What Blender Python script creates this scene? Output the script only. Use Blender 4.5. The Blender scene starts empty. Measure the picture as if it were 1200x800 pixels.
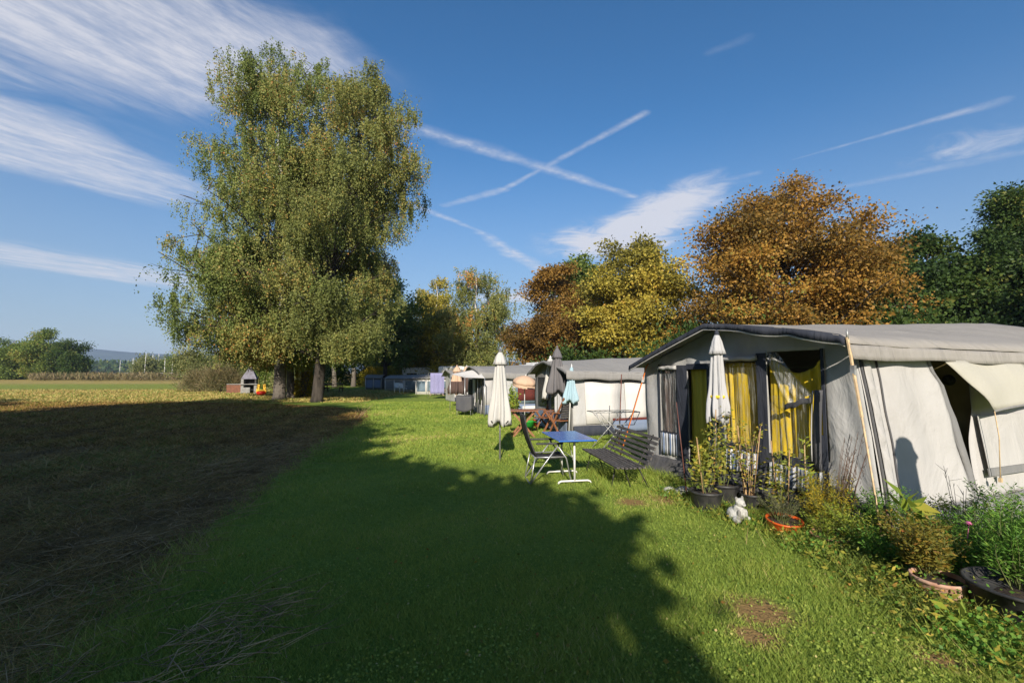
import bpy, bmesh, math, random
import numpy as np
from mathutils import Vector, Matrix, noise as mnoise

S = bpy.context.scene
COL = S.collection
R = math.radians
PI = math.pi

# ------------------------------------------------------------------ camera
cam = bpy.data.cameras.new('camera')
cam.lens = 16.0; cam.sensor_width = 36.0; cam.sensor_fit = 'HORIZONTAL'
cam.clip_start = 0.05; cam.clip_end = 20000
camo = bpy.data.objects.new('camera', cam); COL.objects.link(camo)
camo.location = (0, 0, 1.75); camo.rotation_euler = (R(90 + 3.97), 0, 0)
S.camera = camo
S.view_settings.view_transform = 'Standard'; S.view_settings.look = 'None'
S.view_settings.gamma = 1.0; S.view_settings.use_curve_mapping = False
S.view_settings.exposure = 0.8
S.cycles.max_bounces = 6; S.cycles.diffuse_bounces = 3; S.cycles.glossy_bounces = 2
S.cycles.transmission_bounces = 3; S.cycles.transparent_max_bounces = 8
S.cycles.use_denoising = True

# ------------------------------------------------------------------ sun
SUN_EL, SUN_AZ = 26.5, 180 + 2.5        # behind the camera, a hair to its left
sd = bpy.data.lights.new('sun', 'SUN'); sd.energy = 4.2; sd.angle = R(0.55); sd.color = (1.0, 0.92, 0.80)
so = bpy.data.objects.new('sun', sd); COL.objects.link(so)
az, el = R(SUN_AZ), R(SUN_EL)
to_sun = Vector((math.sin(az) * math.cos(el), math.cos(az) * math.cos(el), math.sin(el)))
so.rotation_euler = to_sun.to_track_quat('Z', 'Y').to_euler(); so.location = (0, -30, 40)


class NT:
    """small helper round a node tree"""
    def __init__(s, nt): s.nt = nt; nt.nodes.clear()
    def n(s, typ, **kw):
        nd = s.nt.nodes.new(typ)
        for k, v in kw.items(): setattr(nd, k, v)
        return nd
    def set(s, sock, v):
        if isinstance(v, bpy.types.NodeSocket): s.nt.links.new(v, sock)
        elif v is not None: sock.default_value = v
    def math(s, op, a, b=None, c=None, clamp=False):
        nd = s.n('ShaderNodeMath', operation=op, use_clamp=clamp)
        s.set(nd.inputs[0], a); s.set(nd.inputs[1], b); s.set(nd.inputs[2], c)
        return nd.outputs[0]
    def vmath(s, op, a, b=None, scale=None):
        nd = s.n('ShaderNodeVectorMath', operation=op)
        s.set(nd.inputs[0], a); s.set(nd.inputs[1], b)
        if scale is not None: s.set(nd.inputs['Scale'], scale)
        return nd.outputs['Value'] if op in ('DOT_PRODUCT', 'LENGTH', 'DISTANCE') else nd.outputs[0]
    def noise(s, vec, scale, detail=4, rough=0.55, dist=0.0, dim='3D'):
        nd = s.n('ShaderNodeTexNoise', noise_dimensions=dim)
        if vec is not None: s.set(nd.inputs['Vector'], vec)
        nd.inputs['Scale'].default_value = scale; nd.inputs['Detail'].default_value = detail
        nd.inputs['Roughness'].default_value = rough; nd.inputs['Distortion'].default_value = dist
        return nd.outputs[0]
    def smooth(s, v, a, b, lo=0.0, hi=1.0):
        nd = s.n('ShaderNodeMapRange', interpolation_type='SMOOTHSTEP')
        s.set(nd.inputs[0], v); s.set(nd.inputs[1], a); s.set(nd.inputs[2], b); s.set(nd.inputs[3], lo); s.set(nd.inputs[4], hi)
        return nd.outputs[0]
    def mix(s, f, a, b, blend='MIX'):
        nd = s.n('ShaderNodeMix', data_type='RGBA', blend_type=blend)
        s.set(nd.inputs[0], f); s.set(nd.inputs[6], c4(a)); s.set(nd.inputs[7], c4(b))
        return nd.outputs[2]
    def ramp(s, f, stops):
        nd = s.n('ShaderNodeValToRGB'); s.set(nd.inputs[0], f)
        cr = nd.color_ramp
        while len(cr.elements) < len(stops): cr.elements.new(0.5)
        for e, (p, c) in zip(cr.elements, stops): e.position = p; e.color = c4(c)
        return nd.outputs[0]
    def mapping(s, vec, loc=(0, 0, 0), rot=(0, 0, 0), scale=(1, 1, 1)):
        nd = s.n('ShaderNodeMapping'); s.set(nd.inputs[0], vec)
        nd.inputs[1].default_value = loc; nd.inputs[2].default_value = rot; nd.inputs[3].default_value = scale
        return nd.outputs[0]


def c4(c):
    if isinstance(c, bpy.types.NodeSocket): return c
    return (c[0], c[1], c[2], 1.0) if len(c) == 3 else c


# ------------------------------------------------------------------ sky
W = bpy.data.worlds.new('World'); S.world = W; W.use_nodes = True
t = NT(W.node_tree)
sky = t.n('ShaderNodeTexSky', sky_type='NISHITA'); sky.sun_disc = False
sky.sun_elevation = el; sky.sun_rotation = az
sky.altitude = 400; sky.air_density = 1.0; sky.dust_density = 0.7; sky.ozone_density = 2.2
d = t.n('ShaderNodeTexCoord').outputs['Generated']
sep = t.n('ShaderNodeSeparateXYZ'); t.set(sep.inputs[0], d)
zc = t.math('MAXIMUM', sep.outputs[2], 0.02)
cb = t.n('ShaderNodeCombineXYZ')
t.set(cb.inputs[0], t.math('DIVIDE', sep.outputs[0], zc)); t.set(cb.inputs[1], t.math('DIVIDE', sep.outputs[1], zc))
P = cb.outputs[0]                                   # the cloud layer's plane, one unit = its height above us
warp = t.noise(P, 2.2, 3, 0.6)
fine = t.noise(P, 9.0, 4, 0.65)


def segment(a, b, w, strength, soft=1.0, taper=0.0):
    ax, ay = a; bx, by = b
    pa = t.vmath('SUBTRACT', P, (ax, ay, 0))
    ba = (bx - ax, by - ay, 0); l2 = ba[0] ** 2 + ba[1] ** 2
    h = t.math('DIVIDE', t.vmath('DOT_PRODUCT', pa, ba), l2, clamp=True)
    off = t.vmath('SUBTRACT', pa, t.vmath('SCALE', ba, scale=h))
    dist = t.vmath('LENGTH', off)
    dist = t.math('ADD', dist, t.math('MULTIPLY', t.math('SUBTRACT', warp, 0.5), w * 2.2))
    ww = t.math('MULTIPLY', t.math('ADD', t.math('MULTIPLY', h, taper), 1.0 - taper * 0.5), w)
    m = t.math('SUBTRACT', 1.0, t.math('DIVIDE', dist, ww), clamp=True)
    m = t.math('POWER', m, soft)
    lump = t.math('MULTIPLY', t.smooth(fine, 0.3, 0.7, 0.4, 1.15), t.smooth(t.noise(P, 26.0, 3, 0.7), 0.25, 0.65, 0.6, 1.1))
    return t.math('MULTIPLY', t.math('MULTIPLY', m, lump), strength)


def blob(c, rx, ry, rot, strength):
    v = t.mapping(t.vmath('SUBTRACT', P, (c[0], c[1], 0)), rot=(0, 0, rot))
    v = t.mapping(v, scale=(1 / rx, 1 / ry, 1))
    return t.math('MULTIPLY', t.smooth(t.vmath('LENGTH', v), 1.0, 0.0), strength)


trails = [segment((0.514, 1.693), (-0.047, 2.423), 0.026, 0.42, 0.9), segment((-0.047, 2.423), (-0.40, 2.66), 0.04, 0.35, 0.9),
          segment((-0.60, 1.66), (0.70, 2.53), 0.062, 0.50, 1.2, -0.6), segment((-0.70, 2.50), (-0.24, 3.139), 0.045, 0.50),
          segment((-0.24, 3.139), (0.31, 4.45), 0.10, 0.6, 1.0, 0.6), segment((1.323, 2.074), (1.80, 1.62), 0.032, 0.36, 0.9, 0.9),
          segment((1.70, 2.45), (2.40, 1.93), 0.06, 0.22, 1.2), segment((1.0, 2.38), (1.22, 2.22), 0.05, 0.25),
          segment((0.62, 1.36), (0.70, 1.30), 0.03, 0.12)]
st1 = t.mapping(t.mapping(P, rot=(0, 0, R(-58))), scale=(0.62, 1.7, 1))          # wind-drawn cirrus
st1 = t.vmath('ADD', st1, t.vmath('SCALE', t.n('ShaderNodeTexNoise').outputs[1], scale=0.0))
cir = t.noise(st1, 2.6, 8, 0.64, 0.9)
cirm = t.math('ADD', blob((-1.25, 1.20), 1.25, 0.62, R(-32), 1.15), blob((-2.15, 2.0), 1.1, 0.62, R(-62), 1.15))
cirm = t.math('ADD', cirm, blob((-0.75, 1.40), 0.42, 0.24, R(20), 0.65))
cirm = t.math('ADD', cirm, blob((-4.0, 4.3), 2.6, 1.0, R(-62), 0.9))
cirm = t.math('ADD', cirm, blob((-1.9, 1.45), 1.3, 0.9, 0, 0.30), clamp=True)
cirrus = t.math('MULTIPLY', t.smooth(t.math('ADD', cir, t.math('MULTIPLY', cirm, 0.46)), 0.42, 1.08), t.smooth(cirm, 0.0, 0.5), None)
cirrus = t.math('MULTIPLY', cirrus, t.smooth(t.noise(st1, 9.0, 6, 0.7), 0.25, 0.75, 0.45, 0.95))
puf = t.noise(P, 4.2, 8, 0.66, 0.8)
pm = t.math('ADD', blob((0.95, 2.80), 0.42, 0.85, R(-8), 1.05), blob((0.75, 3.45), 0.8, 0.8, 0, 0.95))
pm = t.math('ADD', pm, blob((0.35, 6.0), 1.6, 1.0, 0, 0.75))
pm = t.math('ADD', pm, blob((2.05, 1.95), 0.42, 0.42, 0, 0.34), clamp=True)
puff = t.math('MULTIPLY', t.smooth(t.math('ADD', puf, t.math('MULTIPLY', pm, 0.54)), 0.50, 1.05), 0.95)
puff = t.math('MULTIPLY', puff, t.smooth(pm, 0.0, 0.4))
cloud = t.math('MAXIMUM', cirrus, puff)
for s_ in trails: cloud = t.math('MAXIMUM', cloud, s_)
cloud = t.math('MULTIPLY', cloud, t.smooth(sep.outputs[2], 0.03, 0.14))
cloud = t.math('MINIMUM', cloud, 0.86)
hsv = t.n('ShaderNodeHueSaturation'); hsv.inputs['Saturation'].default_value = 1.30; t.set(hsv.inputs['Color'], sky.outputs[0])
hz = t.smooth(sep.outputs[2], 0.50, 0.0, 0.0, 0.72)
skyb = t.mix(hz, hsv.outputs[0], (2.2, 2.75, 3.75))
skyc = t.mix(cloud, skyb, (5.2, 5.2, 5.6))
bg = t.n('ShaderNodeBackground'); t.set(bg.inputs[0], skyc); bg.inputs[1].default_value = 0.084
t.set(t.n('ShaderNodeOutputWorld').inputs[0], bg.outputs[0])


# ------------------------------------------------------------------ materials
def mat_nodes(name):
    m = bpy.data.materials.new(name); m.use_nodes = True
    return m, NT(m.node_tree)


def pbr(name, col, col2=None, rough=0.7, scale=4.0, bump=0.0, bscale=None, metal=0.0, stretch=(1, 1, 1), lo=0.35, hi=0.65, sheen=0.0, coords='Object', detail=5, spec=0.4):
    m, n = mat_nodes(name)
    vec = n.mapping(n.n('ShaderNodeTexCoord').outputs[coords], scale=stretch)
    b = n.n('ShaderNodeBsdfPrincipled')
    nz = n.noise(vec, scale, detail)
    c = n.mix(n.smooth(nz, lo, hi), col, col2 if col2 else tuple(x * 0.8 for x in col))
    n.set(b.inputs['Base Color'], c); b.inputs['Roughness'].default_value = rough; b.inputs['Metallic'].default_value = metal
    b.inputs['Specular IOR Level'].default_value = spec
    if bump:
        bp = n.n('ShaderNodeBump'); bp.inputs['Strength'].default_value = bump; bp.inputs['Distance'].default_value = 0.02
        n.set(bp.inputs['Height'], n.noise(vec, bscale or scale * 3, 4)); n.set(b.inputs['Normal'], bp.outputs[0])
    n.set(n.n('ShaderNodeOutputMaterial').inputs[0], b.outputs[0])
    return m


def cloth(name, col, dirt=(0.32, 0.29, 0.24), dirt_amt=0.35, rough=0.85, wrinkle=0.35, wscale=(3, 3, 1.0), stain=1.2):
    """awning canvas: stains, streaks and soft wrinkles"""
    m, n = mat_nodes(name)
    oc = n.n('ShaderNodeTexCoord').outputs['Object']
    b = n.n('ShaderNodeBsdfPrincipled'); b.inputs['Roughness'].default_value = rough; b.inputs['Specular IOR Level'].default_value = 0.25
    big = n.noise(oc, stain, 6, 0.6)
    strk = n.noise(n.mapping(oc, scale=(3, 3, 0.7)), 1.6, 5, 0.6)
    f = n.math('MULTIPLY', n.smooth(n.math('ADD', n.math('MULTIPLY', big, 0.6), n.math('MULTIPLY', strk, 0.4)), 0.42, 0.72), dirt_amt)
    c = n.mix(f, col, dirt)
    weave = n.noise(oc, 60, 2)
    c = n.mix(n.math('MULTIPLY', weave, 0.12), c, tuple(x * 0.7 for x in col))
    n.set(b.inputs['Base Color'], c)
    w1 = n.noise(n.mapping(oc, scale=wscale), 1.6, 5, 0.5, 0.8)
    bp = n.n('ShaderNodeBump'); bp.inputs['Strength'].default_value = wrinkle; bp.inputs['Distance'].default_value = 0.12
    n.set(bp.inputs['Height'], w1); n.set(b.inputs['Normal'], bp.outputs[0])
    n.set(n.n('ShaderNodeOutputMaterial').inputs[0], b.outputs[0])
    return m


def foliage(name, stops, trans=0.36, rough=0.55, spec=0.25):
    """leaf colour from a per-leaf value, light through the leaf"""
    m, n = mat_nodes(name)
    at = n.n('ShaderNodeAttribute', attribute_name='v')
    c = n.ramp(at.outputs['Fac'], stops)
    b = n.n('ShaderNodeBsdfPrincipled'); n.set(b.inputs['Base Color'], c)
    b.inputs['Roughness'].default_value = rough; b.inputs['Specular IOR Level'].default_value = spec
    tr = n.n('ShaderNodeBsdfTranslucent'); n.set(tr.inputs[0], c)
    mx = n.n('ShaderNodeMixShader'); mx.inputs[0].default_value = trans
    n.set(mx.inputs[1], b.outputs[0]); n.set(mx.inputs[2], tr.outputs[0])
    n.set(n.n('ShaderNodeOutputMaterial').inputs[0], mx.outputs[0])
    return m


def film(name, alpha=0.25, tint=(0.75, 0.75, 0.72), wr=0.6):
    """clear window film, crumpled"""
    m, n = mat_nodes(name)
    oc = n.n('ShaderNodeTexCoord').outputs['Object']
    tr = n.n('ShaderNodeBsdfTransparent'); tr.inputs[0].default_value = (0.92, 0.92, 0.9, 1)
    b = n.n('ShaderNodeBsdfPrincipled'); b.inputs['Base Color'].default_value = c4(tint); b.inputs['Roughness'].default_value = 0.12
    bp = n.n('ShaderNodeBump'); bp.inputs['Strength'].default_value = wr; bp.inputs['Distance'].default_value = 0.08
    w = n.noise(n.mapping(oc, rot=(0, R(25), 0), scale=(9, 9, 1.2)), 1.4, 4, 0.55, 0.6)
    n.set(bp.inputs['Height'], w); n.set(b.inputs['Normal'], bp.outputs[0])
    streak = n.noise(n.mapping(oc, rot=(0, R(25), 0), scale=(22, 22, 1.4)), 1.5, 4, 0.6, 0.4)  # pale streaks painted in as reflections on the crumpled film
    mx = n.n('ShaderNodeMixShader'); n.set(mx.inputs[0], n.smooth(streak, 0.45, 0.75, alpha * 0.6, alpha + 0.28))
    n.set(mx.inputs[1], tr.outputs[0]); n.set(mx.inputs[2], b.outputs[0])
    n.set(n.n('ShaderNodeOutputMaterial').inputs[0], mx.outputs[0])
    return m


def stripes(name, cols, width):
    m, n = mat_nodes(name)
    oc = n.n('ShaderNodeTexCoord').outputs['Object']
    sp = n.n('ShaderNodeSeparateXYZ'); n.set(sp.inputs[0], oc)
    x = n.math('DIVIDE', n.math('ADD', sp.outputs[0], n.math('MULTIPLY', n.noise(oc, 3, 2), 0.02)), width * len(cols))
    fr = n.math('FRACT', x)
    nd = n.n('ShaderNodeValToRGB'); nd.color_ramp.interpolation = 'CONSTANT'; n.set(nd.inputs[0], fr)
    while len(nd.color_ramp.elements) < len(cols): nd.color_ramp.elements.new(0.5)
    for i, c in enumerate(cols): nd.color_ramp.elements[i].position = i / len(cols); nd.color_ramp.elements[i].color = c4(c)
    b = n.n('ShaderNodeBsdfPrincipled'); n.set(b.inputs['Base Color'], nd.outputs[0]); b.inputs['Roughness'].default_value = 0.85
    n.set(n.n('ShaderNodeOutputMaterial').inputs[0], b.outputs[0])
    return m


M = {}
M['canvas'] = cloth('grey_canvas', (0.44, 0.435, 0.425), dirt_amt=0.42, wrinkle=0.35, wscale=(1.6, 1.6, 1.0))
M['canvas_pale'] = cloth('pale_canvas', (0.43, 0.413, 0.395), dirt=(0.27, 0.25, 0.225), dirt_amt=0.34, wrinkle=0.42, wscale=(1.5, 1.5, 1.0))
M['canvas_white'] = cloth('white_canvas', (0.60, 0.575, 0.54), dirt_amt=0.12, wrinkle=0.12)
M['canvas_cream'] = cloth('cream_canvas', (0.40, 0.38, 0.32), dirt_amt=0.18, wrinkle=0.12)
M['canvas_dark'] = cloth('dark_canvas', (0.075, 0.075, 0.082), dirt=(0.16, 0.15, 0.13), dirt_amt=0.5)
M['canvas_mid'] = cloth('mid_grey_canvas', (0.19, 0.187, 0.185), dirt_amt=0.4)
M['roof'] = cloth('roof_canvas', (0.285, 0.265, 0.24), dirt=(0.20, 0.18, 0.155), dirt_amt=0.6, wrinkle=0.4, wscale=(1.2, 3, 1), stain=0.8)
M['roof_grey'] = cloth('grey_roof_canvas', (0.25, 0.24, 0.225), dirt=(0.24, 0.22, 0.20), dirt_amt=0.5, wrinkle=0.3, wscale=(1.2, 3, 1), stain=0.8)
M['navy'] = cloth('navy_cloth', (0.035, 0.04, 0.055), dirt=(0.09, 0.09, 0.1), dirt_amt=0.5)
M['blue_band'] = cloth('blue_grey_cloth', (0.16, 0.20, 0.28), dirt_amt=0.2)
M['yellow'] = cloth('yellow_curtain', (0.66, 0.46, 0.02), dirt=(0.42, 0.36, 0.12), dirt_amt=0.7, wrinkle=0.05, stain=9)
M['olive'] = cloth('olive_curtain', (0.62, 0.47, 0.05), dirt=(0.48, 0.36, 0.05), dirt_amt=0.3, wrinkle=0.1)
M['brown_cloth'] = cloth('brown_cloth', (0.09, 0.06, 0.05), dirt=(0.2, 0.14, 0.12), dirt_amt=0.5, wrinkle=0.3)
M['tan_panel'] = pbr('tan_panel', (0.30, 0.23, 0.09), (0.22, 0.165, 0.06), 0.6, 3)
M['film'] = film('clear_film', 0.12)
M['film_loose'] = film('loose_film', 0.26, (0.8, 0.8, 0.78), wr=0.9)
M['film_thin'] = film('thin_film', 0.03, wr=0.4)
M['stripe'] = stripes('striped_cloth', [(0.62, 0.62, 0.62), (0.06, 0.08, 0.13), (0.45, 0.46, 0.48), (0.05, 0.055, 0.07), (0.66, 0.66, 0.66), (0.10, 0.15, 0.26)], 0.028)
M['alu'] = pbr('aluminium', (0.55, 0.55, 0.54), (0.42, 0.42, 0.41), 0.38, 8, metal=0.7)
M['steel'] = pbr('galvanised_steel', (0.45, 0.45, 0.44), (0.30, 0.29, 0.27), 0.5, 10, metal=0.5)
M['black_metal'] = pbr('black_metal', (0.02, 0.02, 0.02), (0.05, 0.045, 0.04), 0.5, 12)
M['black_plastic'] = pbr('black_plastic', (0.022, 0.022, 0.024), (0.05, 0.048, 0.045), 0.5, 8, bump=0.1)
M['black_mesh'] = pbr('black_textile', (0.022, 0.021, 0.021), (0.035, 0.033, 0.032), 0.75, 60)
M['white_plastic'] = pbr('white_plastic', (0.75, 0.75, 0.73), (0.62, 0.62, 0.6), 0.5, 6)
M['old_wood'] = pbr('weathered_dark_wood', (0.050, 0.045, 0.043), (0.135, 0.122, 0.112), 0.85, 6, bump=0.5, stretch=(1.2, 14, 14), bscale=12)
M['orange_wood'] = pbr('oiled_wood', (0.30, 0.125, 0.055), (0.20, 0.08, 0.035), 0.55, 5, stretch=(8, 8, 1))
M['grey_wood'] = pbr('grey_wood', (0.26, 0.2, 0.14), (0.16, 0.12, 0.085), 0.8, 5, stretch=(2, 9, 9))
M['cane'] = pbr('bamboo_cane', (0.45, 0.30, 0.15), (0.30, 0.18, 0.09), 0.6, 9)
M['redcane'] = pbr('reddish_rod', (0.16, 0.055, 0.04), (0.10, 0.04, 0.03), 0.6, 9)
M['blue_top'] = pbr('blue_laminate', (0.03, 0.115, 0.40), (0.045, 0.15, 0.46), 0.22, 2.5, spec=0.5)
M['strap_tan'] = pbr('tan_strap', (0.62, 0.46, 0.26), (0.48, 0.34, 0.2), 0.7, 14)
M['strap_orange'] = pbr('orange_strap', (0.75, 0.19, 0.02), (0.55, 0.15, 0.03), 0.6, 14)
M['terracotta'] = pbr('terracotta', (0.40, 0.15, 0.075), (0.52, 0.27, 0.16), 0.85, 9, bump=0.25)
M['terra_pale'] = pbr('pale_terracotta', (0.38, 0.20, 0.13), (0.55, 0.36, 0.26), 0.9, 7, bump=0.3)
M['orange_plastic'] = pbr('orange_planter', (0.62, 0.10, 0.012), (0.48, 0.07, 0.012), 0.45, 6)
M['soil'] = pbr('potting_soil', (0.03, 0.02, 0.014), (0.06, 0.04, 0.028), 0.95, 20, bump=0.8)
M['stone'] = pbr('weathered_stone', (0.46, 0.45, 0.42), (0.20, 0.19, 0.17), 0.9, 11, bump=0.6, lo=0.45, hi=0.62)
M['rubber'] = pbr('black_rubber', (0.02, 0.022, 0.024), (0.05, 0.05, 0.05), 0.55, 10)
M['par_white'] = cloth('white_parasol_cloth', (0.50, 0.485, 0.45), dirt_amt=0.15, wrinkle=0.3, wscale=(6, 6, 0.6))
M['par_grey'] = cloth('grey_parasol_cloth', (0.13, 0.122, 0.125), dirt=(0.22, 0.21, 0.2), dirt_amt=0.3, wrinkle=0.3, wscale=(6, 6, 0.6))
M['par_pale'] = cloth('greyish_parasol_cloth', (0.43, 0.43, 0.44), dirt_amt=0.25, wrinkle=0.4, wscale=(6, 6, 0.6))
M['par_blue'] = cloth('light_blue_parasol_cloth', (0.33, 0.46, 0.51), dirt_amt=0.08, wrinkle=0.3, wscale=(6, 6, 0.6))
M['par_peach'] = cloth('peach_parasol_cloth', (0.55, 0.37, 0.25), dirt_amt=0.08, wrinkle=0.2)
M['par_brown'] = cloth('brown_parasol_cloth', (0.085, 0.055, 0.045), dirt_amt=0.1, wrinkle=0.2)
M['maroon'] = pbr('maroon_fringe', (0.15, 0.028, 0.018), (0.06, 0.015, 0.012), 0.85, 16, stretch=(6, 6, 1))
M['tie_yellow'] = pbr('yellow_tie', (0.75, 0.55, 0.04), None, 0.7)
M['brick'] = pbr('brick', (0.22, 0.09, 0.05), (0.15, 0.07, 0.045), 0.9, 6)
M['concrete'] = pbr('concrete', (0.29, 0.28, 0.265), (0.21, 0.20, 0.185), 0.9, 5, bump=0.3)
M['purple_grey'] = pbr('chimney_metal', (0.17, 0.16, 0.21), (0.10, 0.09, 0.115), 0.6, 3)
M['red_plastic'] = pbr('red_plastic', (0.62, 0.03, 0.012), None, 0.4)
M['yellow_plastic'] = pbr('yellow_plastic', (0.75, 0.42, 0.02), None, 0.4)
M['green_plastic'] = pbr('green_plastic', (0.03, 0.36, 0.04), None, 0.45)
M['rope'] = pbr('rope', (0.46, 0.36, 0.16), (0.32, 0.24, 0.10), 0.9, 18)
M['lavender_cloth'] = cloth('lavender_cloth', (0.26, 0.25, 0.42), dirt=(0.15, 0.13, 0.24), dirt_amt=0.4, wrinkle=0.5)
M['blue_window'] = pbr('blue_grey_film', (0.10, 0.145, 0.19), (0.17, 0.22, 0.26), 0.25, 2, spec=0.6)
M['glass_dark'] = pbr('dark_pane', (0.02, 0.023, 0.028), (0.045, 0.05, 0.055), 0.12, 2, spec=0.6)
M['white_paint'] = pbr('white_paint', (0.72, 0.71, 0.68), (0.6, 0.58, 0.54), 0.5, 3)
M['bark'] = pbr('bark', (0.026, 0.021, 0.016), (0.058, 0.047, 0.037), 0.95, 5, bump=0.9, stretch=(1, 1, 0.3), bscale=9)  # kept dark to stand in for the shade on the birch trunks
M['straw'] = pbr('straw', (0.46, 0.32, 0.16), (0.20, 0.135, 0.07), 0.85, 7)
M['dead_stem'] = pbr('dead_stem', (0.13, 0.085, 0.06), (0.08, 0.05, 0.04), 0.85, 9)
M['green_stem'] = pbr('green_stem', (0.14, 0.17, 0.05), (0.10, 0.11, 0.04), 0.7, 9)
M['pink'] = pbr('pink_petal', (0.70, 0.16, 0.34), None, 0.6)


def birch_bark():
    m, n = mat_nodes('birch_bark')
    oc = n.n('ShaderNodeTexCoord').outputs['Object']
    sp = n.n('ShaderNodeSeparateXYZ'); n.set(sp.inputs[0], oc)
    band = n.noise(n.mapping(oc, scale=(2, 2, 9)), 1.6, 5, 0.6)
    low = n.math('MULTIPLY', n.smooth(n.math('ADD', sp.outputs[2], n.math('MULTIPLY', n.noise(oc, 2.0), 3.0)), 5.8, 3.0), 1.0)
    dark = n.math('MAXIMUM', n.smooth(band, 0.55, 0.62), low)
    c = n.mix(dark, (0.55, 0.51, 0.46), n.mix(n.noise(oc, 6), (0.05, 0.04, 0.032), (0.17, 0.145, 0.115)))
    b = n.n('ShaderNodeBsdfPrincipled'); n.set(b.inputs['Base Color'], c); b.inputs['Roughness'].default_value = 0.9
    bp = n.n('ShaderNodeBump'); bp.inputs['Strength'].default_value = 0.8; bp.inputs['Distance'].default_value = 0.05
    n.set(bp.inputs['Height'], n.noise(n.mapping(oc, scale=(1, 1, 0.25)), 12, 4)); n.set(b.inputs['Normal'], bp.outputs[0])
    n.set(n.n('ShaderNodeOutputMaterial').inputs[0], b.outputs[0])
    return m


M['birch_bark'] = birch_bark()
G_BIRCH = [(0, (0.1147, 0.1379, 0.0375)), (0.45, (0.2179, 0.2395, 0.065)), (0.8, (0.3555, 0.3257, 0.0875)), (0.95, (0.5504, 0.364, 0.1)), (1, (0.6989, 0.2874, 0.0875))]
M['leaf_birch'] = foliage('birch_leaves', G_BIRCH)
M['leaf_birch_gold'] = foliage('yellowing_birch_leaves', [(0, (0.102, 0.1425, 0.0371)), (0.4, (0.196, 0.2475, 0.0611)), (0.75, (0.3136, 0.3167, 0.0874)), (0.93, (0.4391, 0.3167, 0.0983)), (1, (0.5333, 0.2376, 0.0765))])
M['leaf_orange'] = foliage('orange_oak_leaves', [(0, (0.12, 0.0855, 0.0248)), (0.35, (0.268, 0.1639, 0.0345)), (0.7, (0.4373, 0.2209, 0.0414)), (0.92, (0.4656, 0.285, 0.0552)), (1, (0.2257, 0.2422, 0.0483))])
M['leaf_yellow'] = foliage('yellow_maple_leaves', [(0, (0.1619, 0.152, 0.0307)), (0.35, (0.3533, 0.2964, 0.048)), (0.75, (0.5888, 0.456, 0.0691)), (1, (0.5299, 0.304, 0.0576))])
M['leaf_brown'] = foliage('brown_beech_leaves', [(0, (0.1173, 0.075, 0.0252)), (0.5, (0.276, 0.1575, 0.035)), (0.85, (0.3864, 0.21, 0.042)), (1, (0.3036, 0.285, 0.056))])
M['leaf_dark'] = foliage('dark_green_leaves', [(0, (0.0292, 0.0551, 0.0156)), (0.5, (0.0551, 0.1004, 0.0218)), (0.9, (0.0972, 0.1426, 0.0281)), (1, (0.2106, 0.2106, 0.0468))])
M['leaf_mid'] = foliage('mid_green_leaves', [(0, (0.0701, 0.1101, 0.0263)), (0.5, (0.1501, 0.2101, 0.0413)), (0.9, (0.24, 0.28, 0.0562)), (1, (0.4, 0.3, 0.075))])
M['leaf_willow'] = foliage('grey_green_leaves', [(0, (0.1014, 0.1229, 0.0473)), (0.5, (0.1859, 0.2106, 0.0761)), (1, (0.3211, 0.2984, 0.1183))])
M['leaf_reed'] = foliage('reed_leaves', [(0, (0.10, 0.11, 0.045)), (0.5, (0.22, 0.18, 0.085)), (1, (0.34, 0.25, 0.14))])
M['leaf_lime'] = foliage('lime_green_leaves', [(0, (0.1248, 0.1872, 0.0259)), (0.5, (0.2652, 0.3432, 0.0432)), (1, (0.468, 0.4368, 0.072))])
M['leaf_gold'] = foliage('goldenrod_leaves', [(0, (0.168, 0.182, 0.0195)), (0.5, (0.378, 0.308, 0.026)), (1, (0.588, 0.392, 0.039))])
M['leaf_tomato'] = foliage('tomato_leaves', [(0, (0.1217, 0.1775, 0.0281)), (0.5, (0.2839, 0.3017, 0.0468)), (0.85, (0.507, 0.3904, 0.0702)), (1, (0.6084, 0.3372, 0.0936))])
M['leaf_fresh'] = foliage('fresh_green_leaves', [(0, (0.0614, 0.1492, 0.0237)), (0.5, (0.1229, 0.2633, 0.0372)), (1, (0.2457, 0.3686, 0.0592))])
M['leaf_grey'] = foliage('lavender_leaves', [(0, (0.091, 0.0975, 0.0585)), (0.5, (0.169, 0.169, 0.0975)), (1, (0.26, 0.221, 0.117))])
M['leaf_rust'] = foliage('rusty_shrub_leaves', [(0, (0.084, 0.102, 0.0168)), (0.4, (0.192, 0.18, 0.03)), (0.8, (0.336, 0.228, 0.036)), (1, (0.3, 0.108, 0.036))])
M['lawn_blade'] = foliage('lawn_blades', [(0, (0.1281, 0.2054, 0.0376)), (0.5, (0.2756, 0.3622, 0.0605)), (0.88, (0.4101, 0.4433, 0.0874)), (1, (0.5807, 0.4325, 0.2016))], trans=0.35, spec=0.2)
M['stubble_blade'] = foliage('stubble_blades', [(0, (0.1296, 0.077, 0.0253)), (0.45, (0.3024, 0.1863, 0.057)), (0.8, (0.4752, 0.2981, 0.095)), (0.93, (0.6336, 0.4099, 0.1346)), (1, (0.1728, 0.2111, 0.0317))], trans=0.15, spec=0.15)
M['meadow_blade'] = foliage('meadow_blades', [(0, (0.264, 0.2125, 0.06)), (0.5, (0.48, 0.3625, 0.12)), (0.9, (0.6, 0.45, 0.18)), (1, (0.216, 0.3, 0.06))], trans=0.2, spec=0.15)


# ------------------------------------------------------------------ object helpers
def tag(o, label=None, cat=None, group=None, kind=None):
    if label: o['label'] = label
    if cat: o['category'] = cat
    if group: o['group'] = group
    if kind: o['kind'] = kind
    return o


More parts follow.
